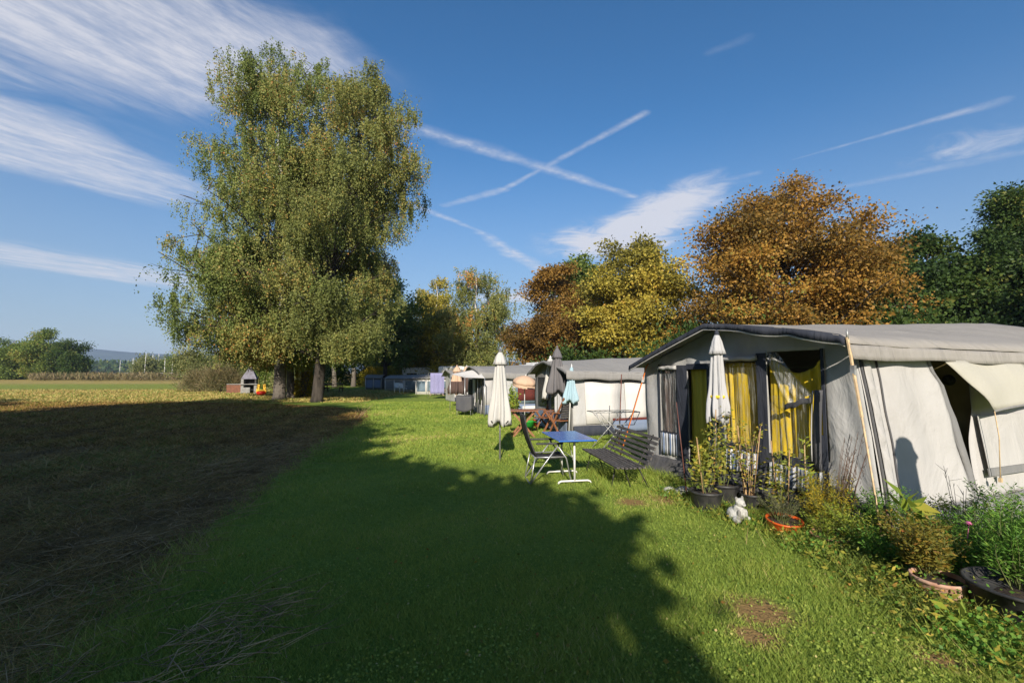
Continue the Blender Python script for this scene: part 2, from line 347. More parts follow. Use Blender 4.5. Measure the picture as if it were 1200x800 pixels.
def thing(name, label, cat, loc=(0, 0, 0), rz=0.0, group=None):
    o = bpy.data.objects.new(name, None); COL.objects.link(o)
    o.empty_display_size = 0.1
    o.location = loc; o.rotation_euler = (0, 0, rz)
    return tag(o, label, cat, group)


def dup(root, loc, rz, label, scale=None):
    r = root.copy(); COL.objects.link(r); r.location = loc; r.rotation_euler = (0, 0, rz)
    r['label'] = label
    if scale: r.scale = scale
    for ch in list(root.children):
        c = ch.copy(); COL.objects.link(c); c.parent = r
        for g in ch.children:
            d_ = g.copy(); COL.objects.link(d_); d_.parent = c
    return r


class MB:
    """collects shapes, links them as ONE mesh object"""
    def __init__(s): s.V = []; s.F = []; s.sm = []
    def add(s, V, F, smooth=False):
        o = len(s.V); s.V += [tuple(v) for v in V]; s.F += [tuple(i + o for i in f) for f in F]; s.sm += [smooth] * len(F)
        return s
    def box(s, c, size, rz=0.0, rx=0.0, ry=0.0):
        hx, hy, hz = (q / 2 for q in size)
        mt = Matrix.Rotation(rz, 3, 'Z') @ Matrix.Rotation(ry, 3, 'Y') @ Matrix.Rotation(rx, 3, 'X')
        V = [mt @ Vector((x, y, z)) + Vector(c) for x in (-hx, hx) for y in (-hy, hy) for z in (-hz, hz)]
        return s.add(V, [(0, 1, 3, 2), (4, 6, 7, 5), (0, 4, 5, 1), (2, 3, 7, 6), (0, 2, 6, 4), (1, 5, 7, 3)])
    def bar(s, p, q, w, h, up=(0, 0, 1)):
        p, q = Vector(p), Vector(q); d_ = (q - p).normalized(); u = Vector(up)
        if abs(d_.dot(u)) > 0.97: u = Vector((1, 0, 0))
        a = d_.cross(u).normalized(); b = a.cross(d_)
        V = [e + a * i * w / 2 + b * j * h / 2 for e in (p, q) for i, j in ((-1, -1), (1, -1), (1, 1), (-1, 1))]
        return s.add(V, [(3, 2, 1, 0), (4, 5, 6, 7), (0, 1, 5, 4), (1, 2, 6, 5), (2, 3, 7, 6), (3, 0, 4, 7)])
    def tube(s, pts, r, n=8, cap=True):
        pts = [Vector(p) for p in pts]
        rs = r if isinstance(r, (list, tuple)) else [r] * len(pts)
        V, F = [], []; a = None
        for i, p in enumerate(pts):
            d_ = (pts[min(i + 1, len(pts) - 1)] - pts[max(i - 1, 0)])
            d_ = d_.normalized() if d_.length > 1e-9 else Vector((0, 0, 1))
            if a is None:
                a = d_.orthogonal().normalized()
            else:
                a = (a - d_ * a.dot(d_)); a = a.normalized() if a.length > 1e-6 else d_.orthogonal().normalized()
            b = d_.cross(a)
            for k in range(n):
                w = 2 * PI * k / n; V.append(p + (a * math.cos(w) + b * math.sin(w)) * rs[i])
        for i in range(len(pts) - 1):
            for k in range(n):
                k2 = (k + 1) % n; F.append((i * n + k, i * n + k2, (i + 1) * n + k2, (i + 1) * n + k))
        if cap: F.append(tuple(reversed(range(n)))); F.append(tuple(range((len(pts) - 1) * n, len(pts) * n)))
        return s.add(V, F, True)
    def lathe(s, prof, n=24, c=(0, 0, 0), fold=None, sy=1.0, tilt=None):
        V, F = [], []
        for r, z in prof:
            for k in range(n):
                w = 2 * PI * k / n
                rr = r * (1 + (fold(w, z) if fold else 0))
                v = Vector((rr * math.cos(w), rr * math.sin(w) * sy, z))
                if tilt: v = tilt @ v
                V.append(v + Vector(c))
        for i in range(len(prof) - 1):
            for k in range(n):
                k2 = (k + 1) % n; F.append((i * n + k, i * n + k2, (i + 1) * n + k2, (i + 1) * n + k))
        if prof[0][0] > 1e-4: F.append(tuple(reversed(range(n))))
        if prof[-1][0] > 1e-4: F.append(tuple(range((len(prof) - 1) * n, len(prof) * n)))
        return s.add(V, F, True)
    def grid(s, fn, nu, nv, keep=None):
        V = [fn(i / nu, j / nv) for j in range(nv + 1) for i in range(nu + 1)]
        F = []
        for j in range(nv):
            for i in range(nu):
                if keep and not keep((i + 0.5) / nu, (j + 0.5) / nv): continue
                a = j * (nu + 1) + i; F.append((a, a + 1, a + nu + 2, a + nu + 1))
        return s.add(V, F, True)
    def build(s, name, mat, parent=None, bevel=0.0, thick=0.0, loc=None):
        me = bpy.data.meshes.new(name); me.from_pydata(s.V, [], s.F)
        me.polygons.foreach_set('use_smooth', s.sm); me.materials.append(mat); me.update()
        o = bpy.data.objects.new(name, me); COL.objects.link(o)
        if parent: o.parent = parent
        if loc: o.location = loc
        if thick:
            md = o.modifiers.new('thickness', 'SOLIDIFY'); md.thickness = thick; md.offset = 0
        if bevel:
            md = o.modifiers.new('bevel', 'BEVEL'); md.width = bevel; md.segments = 2; md.limit_method = 'ANGLE'
        return o


def np_mesh(name, V, F, mat, parent=None, v=None, loc=None):
    """one mesh object from numpy arrays; V (N,3), F (M,k), v a value per face for the material"""
    me = bpy.data.meshes.new(name)
    k = F.shape[1]
    me.vertices.add(len(V)); me.vertices.foreach_set('co', np.ascontiguousarray(V, dtype=np.float32).ravel())
    me.loops.add(F.size); me.loops.foreach_set('vertex_index', np.ascontiguousarray(F, dtype=np.int32).ravel())
    me.polygons.add(len(F)); me.polygons.foreach_set('loop_start', np.arange(0, F.size, k, dtype=np.int32))
    if v is not None:
        at = me.attributes.new('v', 'FLOAT', 'FACE'); at.data.foreach_set('value', np.ascontiguousarray(v, dtype=np.float32))
    me.materials.append(mat); me.update(calc_edges=True)
    o = bpy.data.objects.new(name, me); COL.objects.link(o)
    if parent: o.parent = parent
    if loc is not None: o.location = loc
    return o


def norm(a): return a / np.maximum(np.linalg.norm(a, axis=1, keepdims=True), 1e-9)


def leaf_quads(C, D, L, ratio, rng):
    """a kite-shaped leaf at each C pointing along D"""
    n = len(C); D = norm(D)
    Sd = norm(np.cross(D, rng.normal(size=(n, 3))))
    Nn = np.cross(D, Sd)
    L = L.reshape(-1, 1); w = L * ratio * 0.5
    mid = C + D * L * 0.45 + Nn * L * 0.06
    V = np.stack([C, mid + Sd * w, C + D * L, mid - Sd * w], axis=1).reshape(-1, 3)
    F = np.arange(4 * n).reshape(n, 4)
    return V, F


def leaf_object(name, C, D, L, ratio, mat, parent, rng, v=None):
    V, F = leaf_quads(C, D, L, ratio, rng)
    if v is None: v = np.clip(rng.normal(0.5, 0.22, len(C)), 0, 1)
    return np_mesh(name, V, F, mat, parent, v)


# ------------------------------------------------------------------ trees
def make_tree(name, label, cat, x, y, h, rad, prof, limbs, n_leaf, leaf, mat, seed, bark='bark', droop=0.0, sig=0.5, h0=0.12,
              tr=0.25, lean=(0, 0), group=None, ratio=0.6, stems=1, subs=7, tint=0.18, parts=True, vmean=0.45, sub_spread=0.26, z0=0.0, zmin=0.15):
    rng = np.random.default_rng(seed)
    root = thing(name, label, cat, (x, y, z0), 0, group)
    tb = MB(); lb = MB()
    pt, pr = zip(*prof)
    centers, cval = [], []
    # trunk
    npt = 9
    wob = rng.normal(0, 0.012 * h, (npt, 2)) * np.linspace(0, 1, npt)[:, None]
    tp = [np.array([lean[0] * (i / (npt - 1)) ** 1.4 + wob[i, 0], lean[1] * (i / (npt - 1)) + wob[i, 1], h * 0.93 * i / (npt - 1)]) for i in range(npt)]
    rad_t = [tr * (1.35 if i == 0 else 1.0) * (1 - 0.9 * i / (npt - 1)) for i in range(npt)]
    tp.insert(1, tp[0] * 0.9 + tp[1] * 0.1); rad_t.insert(1, tr * 1.02)
    tb.tube(tp, rad_t, 12)

    def on_trunk(z):
        f = min(max(z / (h * 0.93), 0), 1) * (npt - 1); i = min(int(f), npt - 2); k = f - i
        base = [tp[0]] + tp[2:]
        return base[i] * (1 - k) + base[i + 1] * k
    for i in range(limbs):
        # taller parts get fewer limbs, in step with the crown's width
        while True:
            te = rng.uniform(h0, 1.0); rr = np.interp(te, pt, pr)
            if rng.uniform() < rr + 0.12: break
        az_ = i * 2.399963 + rng.uniform(-0.5, 0.5)
        f = rng.uniform(0.72, 1.06) if rng.uniform() < 0.8 else rng.uniform(0.3, 0.7)
        ze = te * h; re = rr * rad * f
        zs = max(h * h0 * 0.75, ze - re * rng.uniform(0.45, 0.95)); zs = min(zs, h * 0.9)
        p0 = on_trunk(zs); ctr = on_trunk(ze)
        p2 = np.array([ctr[0] + math.cos(az_) * re, ctr[1] + math.sin(az_) * re, ze])
        p1 = (p0 + p2) / 2 + np.array([0, 0, 0.16 * re]) + rng.normal(0, 0.05 * re + 0.02, 3)
        q = [p0 * (1 - k) ** 2 + p1 * 2 * k * (1 - k) + p2 * k * k for k in np.linspace(0, 1, 6)]
        r0 = max(0.02, tr * 0.34 * (1 - 0.75 * zs / h))
        lb.tube(q, [0.8 * r0 * (1 - 0.88 * k) + 0.004 for k in np.linspace(0, 1, 6)], 6, cap=False)
        tone = rng.normal(0, tint)
        for s_ in range(subs):
            k = rng.uniform(0.30, 1.0) ** 0.7
            c = p0 * (1 - k) ** 2 + p1 * 2 * k * (1 - k) + p2 * k * k
            off = rng.normal(0, 1, 3); off[2] *= 0.65
            e = c + off / max(np.linalg.norm(off), 1e-6) * rng.uniform(0.2, 1.0) * rad * sub_spread * (0.5 + 0.5 * rr)
            if e[2] < 0.4: e[2] = 0.4 + rng.uniform(0, 0.4)
            if s_ < 4: lb.tube([c, (c + e) / 2 + rng.normal(0, 0.06, 3), e], [r0 * 0.3, r0 * 0.2, 0.004], 4, cap=False)
            centers.append(e); cval.append(tone)
    centers = np.array(centers); cval = np.array(cval)
    idx = rng.integers(0, len(centers), n_leaf)
    # clumps of unequal weight leave gaps between them
    wgt = rng.gamma(1.6, 1.0, len(centers)) + 0.12; wgt /= wgt.sum(); idx = rng.choice(len(centers), n_leaf, p=wgt)
    if droop > 0:
        ns = 9
        strand_o = rng.normal(0, sig, (len(centers), ns, 3)) * np.array([1, 1, 0.55])
        strand_l = rng.uniform(0.25, 1.0, (len(centers), ns)) * droop
        si = rng.integers(0, ns, n_leaf); tt = rng.uniform(0, 1, n_leaf)
        C = centers[idx] + strand_o[idx, si]
        C[:, 2] -= tt * strand_l[idx, si]
        C += rng.normal(0, 0.075, (n_leaf, 3))
        D = rng.normal(0, 0.6, (n_leaf, 3)); D[:, 2] -= 0.75
    else:
        g = rng.normal(0, 1, (n_leaf, 3)) * sig * np.array([1, 1, 0.62])
        C = centers[idx] + g
        D = g / sig * 0.6 + rng.normal(0, 0.6, (n_leaf, 3)); D[:, 2] -= 0.25
    C[:, 2] = np.maximum(C[:, 2], zmin + rng.uniform(0, 0.5 + zmin * 0.5, n_leaf))
    v = np.clip(vmean + cval[idx] + rng.normal(0, 0.17, n_leaf), 0, 1)
    L = leaf * rng.uniform(0.65, 1.3, n_leaf)
    tb.build('trunk', M[bark], root); lb.build('limbs', M['bark'], root)
    leaf_object('crown', C, D, L, ratio, M[mat], root, rng, v)
    return root


def bush(name, label, cat, x, y, rx, ry, h, n, leaf, mat, seed, group=None, ratio=0.5, clumps=26, sig=0.2, stems=8, z0=0.0, up=0.3):
    rng = np.random.default_rng(seed)
    root = thing(name, label, cat, (x, y, z0), 0, group)
    mb = MB()
    cs = []
    for i in range(clumps):
        a = rng.uniform(0, 2 * PI); r = math.sqrt(rng.uniform(0.02, 1)); z = h * (0.12 + 0.83 * rng.uniform() ** 0.8)
        k = r * math.sqrt(max(0.05, 1 - (z / h) ** 2.2)) ; k = max(k, 0.1)
        cs.append((math.cos(a) * rx * k, math.sin(a) * ry * k, z))
    cs = np.array(cs)
    for i in range(min(stems, clumps)):
        c = cs[i]
        mb.tube([(c[0] * 0.12, c[1] * 0.12, 0), (c[0] * 0.5, c[1] * 0.5, c[2] * 0.55), c], [0.012 * h + 0.004, 0.008 * h + 0.003, 0.003], 5)
    tone = rng.normal(0, 0.15, clumps)
    idx = rng.integers(0, clumps, n)
    sc = np.array([rx, ry, h]) ; s_ = sig * np.minimum(sc, sc.mean())
    g = rng.normal(0, 1, (n, 3))
    C = cs[idx] + g * s_
    D = g * 0.6 + rng.normal(0, 0.6, (n, 3)); D[:, 2] += up
    C[:, 2] = np.abs(C[:, 2]) + 0.02
    v = np.clip(0.48 + tone[idx] + rng.normal(0, 0.17, n), 0, 1)
    mb.build('stems', M['dead_stem'], root)
    leaf_object('foliage', C, D, leaf * rng.uniform(0.6, 1.35, n), ratio, M[mat], root, rng, v)
    return root


# ================================================================== THE SETTING
def edge_x(y):
    """where the lawn meets the cut field"""
    return np.interp(y, [0, 2.6, 3.0, 4.3, 6.7, 11.4, 15, 17.8, 21, 23.5, 26, 29], [-2.3, -2.55, -2.7, -3.1, -3.65, -4.6, -5.0, -5.5, -6.6, -9.0, -13.5, -24])


BARE = [(1.82, 3.46, 0.30), (1.62, 3.15, 0.2), (2.2, 6.45, 0.30), (1.62, 6.3, 0.24), (2.6, 2.9, 0.16), (2.35, 7.0, 0.2)]


def ground_material():
    m, n = mat_nodes('ground_turf')
    oc = n.n('ShaderNodeTexCoord').outputs['Object']
    sp = n.n('ShaderNodeSeparateXYZ'); n.set(sp.inputs[0], oc)
    wob = n.math('MULTIPLY', n.math('SUBTRACT', n.noise(n.mapping(oc, scale=(0.25, 1, 1)), 0.10, 5, 0.6), 0.5), 26.0)
    y = n.math('ADD', sp.outputs[1], wob)
    rp = n.ramp(n.math('DIVIDE', y, 200.0), [(0.0, (0.30, 0.21, 0.085)), (0.20, (0.42, 0.29, 0.12)), (0.235, (0.24, 0.29, 0.055)), (0.33, (0.24, 0.30, 0.05)), (0.40, (0.42, 0.32, 0.10)), (1.0, (0.40, 0.30, 0.10))])
    c = n.mix(n.smooth(n.noise(oc, 0.9, 6, 0.65), 0.35, 0.7, 0, 0.55), rp, (0.16, 0.12, 0.045))
    c = n.mix(n.smooth(n.noise(oc, 14, 4, 0.7), 0.45, 0.75, 0, 0.5), c, (0.10, 0.075, 0.03))
    b = n.n('ShaderNodeBsdfPrincipled'); n.set(b.inputs['Base Color'], c); b.inputs['Roughness'].default_value = 0.95; b.inputs['Specular IOR Level'].default_value = 0.1
    bp = n.n('ShaderNodeBump'); bp.inputs['Strength'].default_value = 0.7; bp.inputs['Distance'].default_value = 0.1
    n.set(bp.inputs['Height'], n.noise(oc, 9, 5, 0.7)); n.set(b.inputs['Normal'], bp.outputs[0])
    n.set(n.n('ShaderNodeOutputMaterial').inputs[0], b.outputs[0])
    return m


def lawn_material():
    m, n = mat_nodes('lawn_turf')
    oc = n.n('ShaderNodeTexCoord').outputs['Object']
    c = n.mix(n.smooth(n.noise(oc, 0.5, 5, 0.6), 0.3, 0.7), (0.18, 0.255, 0.04), (0.26, 0.31, 0.05))
    c = n.mix(n.smooth(n.noise(oc, 24, 4, 0.7), 0.4, 0.7, 0, 0.6), c, (0.10, 0.16, 0.028))
    worn = n.smooth(n.noise(n.mapping(oc, loc=(3.1, 1.7, 0)), 0.75, 4, 0.6), 0.66, 0.76, 0, 0.7)
    c = n.mix(worn, c, (0.26, 0.19, 0.08))
    wv = n.vmath('ADD', oc, n.vmath('SCALE', n.vmath('SUBTRACT', n.n('ShaderNodeTexNoise').outputs[1], (.5, .5, .5)), scale=0.0))
    for bx, by, br in BARE:
        dd = n.vmath('DISTANCE', wv, (bx, by, 0)); dd = n.math('ADD', dd, n.math('MULTIPLY', n.math('SUBTRACT', n.noise(oc, 6, 4, 0.7), 0.5), br * 1.6))
        c = n.mix(n.smooth(dd, br * 1.15, br * 0.35, 0, 0.9), c, (0.30, 0.175, 0.075))
    b = n.n('ShaderNodeBsdfPrincipled'); n.set(b.inputs['Base Color'], c); b.inputs['Roughness'].default_value = 0.9; b.inputs['Specular IOR Level'].default_value = 0.15
    bp = n.n('ShaderNodeBump'); bp.inputs['Strength'].default_value = 0.8; bp.inputs['Distance'].default_value = 0.05
    n.set(bp.inputs['Height'], n.noise(oc, 30, 4, 0.7)); n.set(b.inputs['Normal'], bp.outputs[0])
    n.set(n.n('ShaderNodeOutputMaterial').inputs[0], b.outputs[0])
    return m


M['ground'] = ground_material(); M['lawn'] = lawn_material()
M['field'] = pbr('stubble_soil', (0.12, 0.072, 0.03), (0.22, 0.145, 0.055), 0.95, 2.0, bump=0.8, bscale=18, spec=0.1)
g = MB(); g.grid(lambda u, v: (-1500 + 3000 * u, -600 + 3600 * v, 0), 6, 6)
tag(g.build('ground', M['ground']), kind='structure')
ys = list(np.concatenate([np.linspace(-30, 0, 8), np.linspace(0.8, 29, 60)]))
lw = MB()
V, F = [], []
for i, y_ in enumerate(ys):
    V += [(float(edge_x(max(y_, 0))) + 0.12 * math.sin(y_ * 3.1) + 0.07 * math.sin(y_ * 8.3 + 1), float(y_), 0.008), (40.0, float(y_), 0.008)]
for i in range(len(ys) - 1): F.append((2 * i, 2 * i + 1, 2 * i + 3, 2 * i + 2))
V += [(-40, 29, 0.008), (40, 29, 0.008), (40, 75, 0.008), (-18, 75, 0.008), (-40, 36, 0.008)]
k0 = 2 * len(ys); F.append((k0, k0 + 1, k0 + 2, k0 + 3, k0 + 4))
lw.add(V, F); tag(lw.build('lawn', M['lawn']), kind='structure')
fl = MB(); V, F = [], []
ysf = list(np.linspace(-30, 27.0, 60))
for y_ in ysf:
    V += [(-90.0, float(y_), 0.004), (float(edge_x(max(y_, 0))) + 0.2, float(y_), 0.004)]
for i in range(len(ysf) - 1): F.append((2 * i, 2 * i + 1, 2 * i + 3, 2 * i + 2))
fl.add(V, F); tag(fl.build('field', M['field']), kind='structure')


def in_view(x, y, m=0.4): return np.abs(x) < 1.16 * y + m


def blades(name, X, Y, Hh, Wd, leanv, mat, rng, v, z=0.004):
    n = len(X); a = rng.uniform(0, 2 * PI, n)
    side = np.stack([np.cos(a), np.sin(a), np.zeros(n)], 1) * (Wd / 2)[:, None]
    b = np.stack([X, Y, np.full(n, z)], 1)
    la = rng.uniform(0, 2 * PI, n); ll = leanv * Hh
    tip = b + np.stack([np.cos(la) * ll, np.sin(la) * ll, Hh], 1)
    V = np.stack([b - side, b + side, tip], 1).reshape(-1, 3)
    o = np_mesh(name, V, np.arange(3 * n).reshape(n, 3), M[mat], None, v)
    return tag(o, kind='stuff')


def scatter(n, x0, x1, y0, y1, rng, p=1.0):
    """more points near the camera"""
    u = rng.uniform(0, 1, n); y = (y0 ** (1 - p) + u * (y1 ** (1 - p) - y0 ** (1 - p))) ** (1 / (1 - p)) if p != 1 else y0 * (y1 / y0) ** u
    return rng.uniform(0, 1, n) * (np.minimum(x1, 1.16 * y) - np.maximum(x0, -1.16 * y)) + np.maximum(x0, -1.16 * y), y


def patchy(X, Y, s, seed):
    r = np.random.default_rng(seed); v = np.zeros(len(X))
    for k in range(7):
        a = r.uniform(0, 2 * PI); f = s * r.uniform(0.6, 2.4); v += np.sin((X * math.cos(a) + Y * math.sin(a)) * f + r.uniform(0, 6.3))
    return v / 3.2




def grass_patch(name, n, y0, y1, p, hgt, wid, seed, x1=9.0):
    rng = np.random.default_rng(seed)
    X, Y = scatter(n, -8.5, x1, y0, y1, rng, p)
    keep = X > edge_x(Y) + rng.normal(0, 0.18, n)
    bare = np.zeros(n)
    for bx, by, br in BARE: bare = np.maximum(bare, 1 - np.hypot(X - bx, (Y - by)) / (br * 1.5))
    keep &= rng.uniform(0, 1, n) > bare * 1.25
    X, Y, bare = X[keep], Y[keep], bare[keep]; n = len(X)
    pv = patchy(X, Y, 1.3, 5); pv2 = patchy(X, Y, 5.0, 6)
    border = np.exp(-np.maximum(X - edge_x(Y), 0) / 0.5)
    Hh = hgt * rng.uniform(0.45, 1.25, n) * (1 + 0.35 * pv2) * (1 + 1.5 * border * rng.uniform(0, 1, n))
    v = np.clip(rng.normal(0.46, 0.17, n) + 0.16 * pv + 0.10 * pv2 + 0.3 * (rng.uniform(0, 1, n) < 0.03) + np.maximum(bare, 0) * 0.5 + border * 0.1 * rng.uniform(0, 1, n), 0, 1)
    return blades(name, X, Y, np.maximum(Hh, 0.012), wid * rng.uniform(0.7, 1.3, n) * np.maximum(1, Y / 5.5), 0.75, 'lawn_blade', rng, v, z=0.008)


grass_patch('lawn_grass', 400000, 2.3, 9.0, 1.25, 0.034, 0.0062, 11)
grass_patch('lawn_grass', 170000, 9.0, 28.0, 1.4, 0.05, 0.010, 12, x1=6.0)


def clover(n, seed):
    rng = np.random.default_rng(seed); X, Y = scatter(n, -4, 6, 2.3, 8.0, rng, 1.6)
    pv = patchy(X, Y, 3.2, 9)
    k = (X > edge_x(Y) + 0.3) & (pv > rng.normal(0.0, 0.5, n)); X, Y = X[k], Y[k]; n = len(X)
    C = np.stack([X, Y, rng.uniform(0.012, 0.045, n)], 1); D = rng.normal(0, 1, (n, 3)); D[:, 2] = rng.uniform(-0.1, 0.5, n)
    tag(leaf_object('clover', C, D, rng.uniform(0.010, 0.022, n), 0.9, M['lawn_blade'], None, rng), kind='stuff')


clover(45000, 21)


def stubble(name, n, x0, y0, y1, p, hgt, wid, lean, mat, seed, xmax=None, sheaf=0.0):
    rng = np.random.default_rng(seed)
    X, Y = scatter(n, x0, 3.0, y0, y1, rng, p)
    k = X < edge_x(Y) + rng.normal(-0.02, 0.16, n)
    if xmax is not None: k = X < xmax
    X, Y = X[k], Y[k]; n = len(X)
    pv = patchy(X, Y, 1.1, 31); pv2 = patchy(X, Y, 4.0, 32)
    Hh = hgt * rng.uniform(0.3, 1.3, n) * (1 + 0.4 * pv)
    v = np.clip(rng.normal(0.42, 0.2, n) + 0.2 * pv2 + 0.12 * pv, 0, 0.94)
    green = rng.uniform(0, 1, n) < np.clip(0.14 + 0.2 * pv, 0, 0.4); v[green] = 1.0
    return blades(name, X, Y, np.maximum(Hh, 0.01), wid * rng.uniform(0.6, 1.4, n) * np.maximum(1, Y / 5.0), lean, mat, rng, v)


stubble('stubble', 190000, -12, 2.3, 11.0, 1.2, 0.055, 0.007, 1.9, 'stubble_blade', 41)
stubble('stubble', 150000, -34, 11.0, 27.5, 1.3, 0.075, 0.008, 1.5, 'stubble_blade', 42)
stubble('cut_reeds', 26000, -14, 2.3, 18.0, 1.2, 0.07, 0.011, 4.5, 'stubble_blade', 44)
stubble('meadow_grass', 60000, -60, 27.3, 48.0, 1.2, 0.10, 0.012, 1.2, 'meadow_blade', 43, xmax=-9.0)


def straws(name, n, region, mean_l, seed, heap=None, dirmean=0.6, dirs=0.5, zmax=0.06):
    """thin lying stalks, each a narrow three-sided rod"""
    rng = np.random.default_rng(seed); mb = MB()
    for i in range(n):
        if heap:
            cx, cy, sx, sy, hh = heap
            x = rng.normal(cx, sx); y = rng.normal(cy, sy); z = 0.02 + hh * abs(rng.normal(0, 0.5)) * math.exp(-((x - cx) / sx) ** 2 * 0.4)
        else:
            x, y = region(rng); z = rng.uniform(0.015, zmax)
        a = rng.normal(dirmean, dirs); L = mean_l * rng.uniform(0.4, 1.7); dz = rng.normal(0, 0.07) * L
        p = Vector((x, y, z)); q = p + Vector((math.cos(a) * L, math.sin(a) * L, 0)); q.z = max(0.012, z + dz)
        mid = p.lerp(q, rng.uniform(.35, .65)) + Vector((rng.normal(0, 0.07) * L, rng.normal(0, 0.07) * L, abs(rng.normal(0, 0.03)) * L))
        m2 = mid.lerp(q, .5) + Vector((rng.normal(0, .03) * L, rng.normal(0, .03) * L, abs(rng.normal(0, .012)) * L))
        r = rng.uniform(0.0014, 0.0036)
        mb.tube([p, mid, m2, q], [r, r, r * .8, r * 0.4], 4, cap=False)
    return mb.build(name, M['straw'])


def reg(rng):
    y = 2.4 * (16 / 2.4) ** rng.uniform(); x = float(edge_x(y)) - abs(rng.normal(0, 1.0)) * (0.5 + 0.12 * y) + 0.12
    return x, y


tag(straws('straw_litter', 900, reg, 0.27, 51, dirmean=0.6, dirs=1.3), kind='stuff')
tag(straws('straw_heap', 170, None, 0.26, 52, heap=(-1.95, 3.05, 0.24, 0.36, 0.12), dirmean=0.85, dirs=0.8), 'loose heap of cut dry reed stalks at the shaded edge of the lawn', 'straw heap')
tag(straws('straw_heap', 420, None, 0.42, 53, heap=(-5.0, 9.3, 0.45, 1.3, 0.25), dirmean=0.9, dirs=0.8), 'low windrow of dry stalks along the border of the mown field', 'straw heap')
for i in range(3):
    pass
st = MB()
rng = np.random.default_rng(5)
for i in range(16):
    a = rng.normal(1.2, 0.4); L = rng.uniform(0.3, 0.75)
    st.tube([(rng.normal(0, .10), rng.normal(0, .2), 0), (math.cos(a) * L * .45, rng.normal(0, .1), L * .5), (math.cos(a) * L, rng.normal(0, .2), L * rng.uniform(.7, 1))], [.006, .005, .002], 4)
tag(st.build('dry_stalks', M['straw'], loc=(-5.75, 17.4, 0)), 'upright tuft of pale dry stalks at the corner of the mown field', 'stalks')

# far hills
M['hill'] = pbr('wooded_hill', (0.035, 0.055, 0.045), (0.05, 0.07, 0.055), 0.95, 0.01, spec=0.0)
hb = MB()
hrng = [mnoise.noise(Vector((i * 0.13, 3.3, 0))) for i in range(90)]
V, F = [], []
for i in range(90):
    x = -3600 + i * 80
    hh = 102 + 45 * math.exp(-((x + 2500) / 380) ** 2) + 9 * hrng[i] - (0.02 * (x + 1900) if x > -1900 else 0)
    hh = max(hh, 24)
    V += [(x, 2100, -5), (x, 2300, hh * 0.8), (x, 2480, hh), (x, 3000, -5)]
for i in range(89):
    for k in range(3): F.append((4 * i + k, 4 * i + 4 + k, 4 * i + 5 + k, 4 * i + 1 + k))
hb.add(V, F, True); tag(hb.build('hills', M['hill']), kind='structure')

# ================================================================== TREES AND BUSHES
# the birch group by the field
b1 = [(0.0, 0.5), (0.12, 0.78), (0.3, 1.0), (0.45, 0.86), (0.62, 0.72), (0.82, 0.62), (0.93, 0.40), (1.0, 0.06)]
b4 = [(0.0, 0.5), (0.15, 0.85), (0.45, 1.0), (0.65, 1.0), (0.82, 0.86), (0.94, 0.55), (1.0, 0.12)]
GB = 'birches standing in a cluster at the end of the field'
make_tree('birch_tree', 'tallest birch of the cluster, its topmost crown touched with rust', 'tree', -14.95, 29.4, 23.9, 7.3, b1, 124, 270000, 0.108, 'leaf_birch_gold', 101,
          bark='birch_bark', droop=1.5, sig=0.36, tr=0.38, lean=(-0.3, 0), group=GB, h0=0.15, ratio=0.66, zmin=2.2)
make_tree('birch_tree', 'green birch on the right of the cluster, leaning out over the lawn', 'tree', -11.8, 27.7, 20.9, 5.0, b4, 104, 250000, 0.108, 'leaf_birch', 102,
          bark='bark', droop=1.7, sig=0.36, tr=0.33, lean=(2.5, 0.3), group=GB, h0=0.16, ratio=0.66, zmin=2.3)
make_tree('birch_tree', 'birch with a low hanging yellowing crown at the cluster left edge', 'tree', -15.55, 32.2, 14.6, 5.4, [(0, .6), (.25, 1), (.6, .9), (.85, .6), (1, .1)], 78, 190000, 0.115, 'leaf_birch_gold', 103,
          bark='birch_bark', droop=1.6, sig=0.38, tr=0.28, lean=(-2.9, 1), group=GB, h0=0.19, ratio=0.66, zmin=1.9)
make_tree('birch_tree', 'slim birch with ivy round its foot between the dark trunks', 'tree', -14.85, 32.6, 18.0, 4.6, b4, 50, 100000, 0.13, 'leaf_birch', 104,
          bark='birch_bark', droop=1.1, sig=0.45, tr=0.30, lean=(1.8, 0.6), group=GB, h0=0.18, ratio=0.66, zmin=2.3)
iv = np.random.default_rng(9); n_ = 2600
a_ = iv.uniform(0, 2 * PI, n_); z_ = iv.uniform(0, 1, n_) ** 1.5 * 2.2; r_ = 0.42 + iv.uniform(0, 0.18, n_) * (1.3 - z_ / 2.4)
tag(leaf_object('ivy', np.stack([np.cos(a_) * r_, np.sin(a_) * r_, z_], 1), np.stack([np.cos(a_), np.sin(a_), iv.normal(-.3, .6, n_)], 1), iv.uniform(.08, .16, n_), .8, M['leaf_gold'], None, iv),
    'yellow green ivy climbing round the foot of the slim birch', 'ivy').location = (-14.85, 32.6, 0)

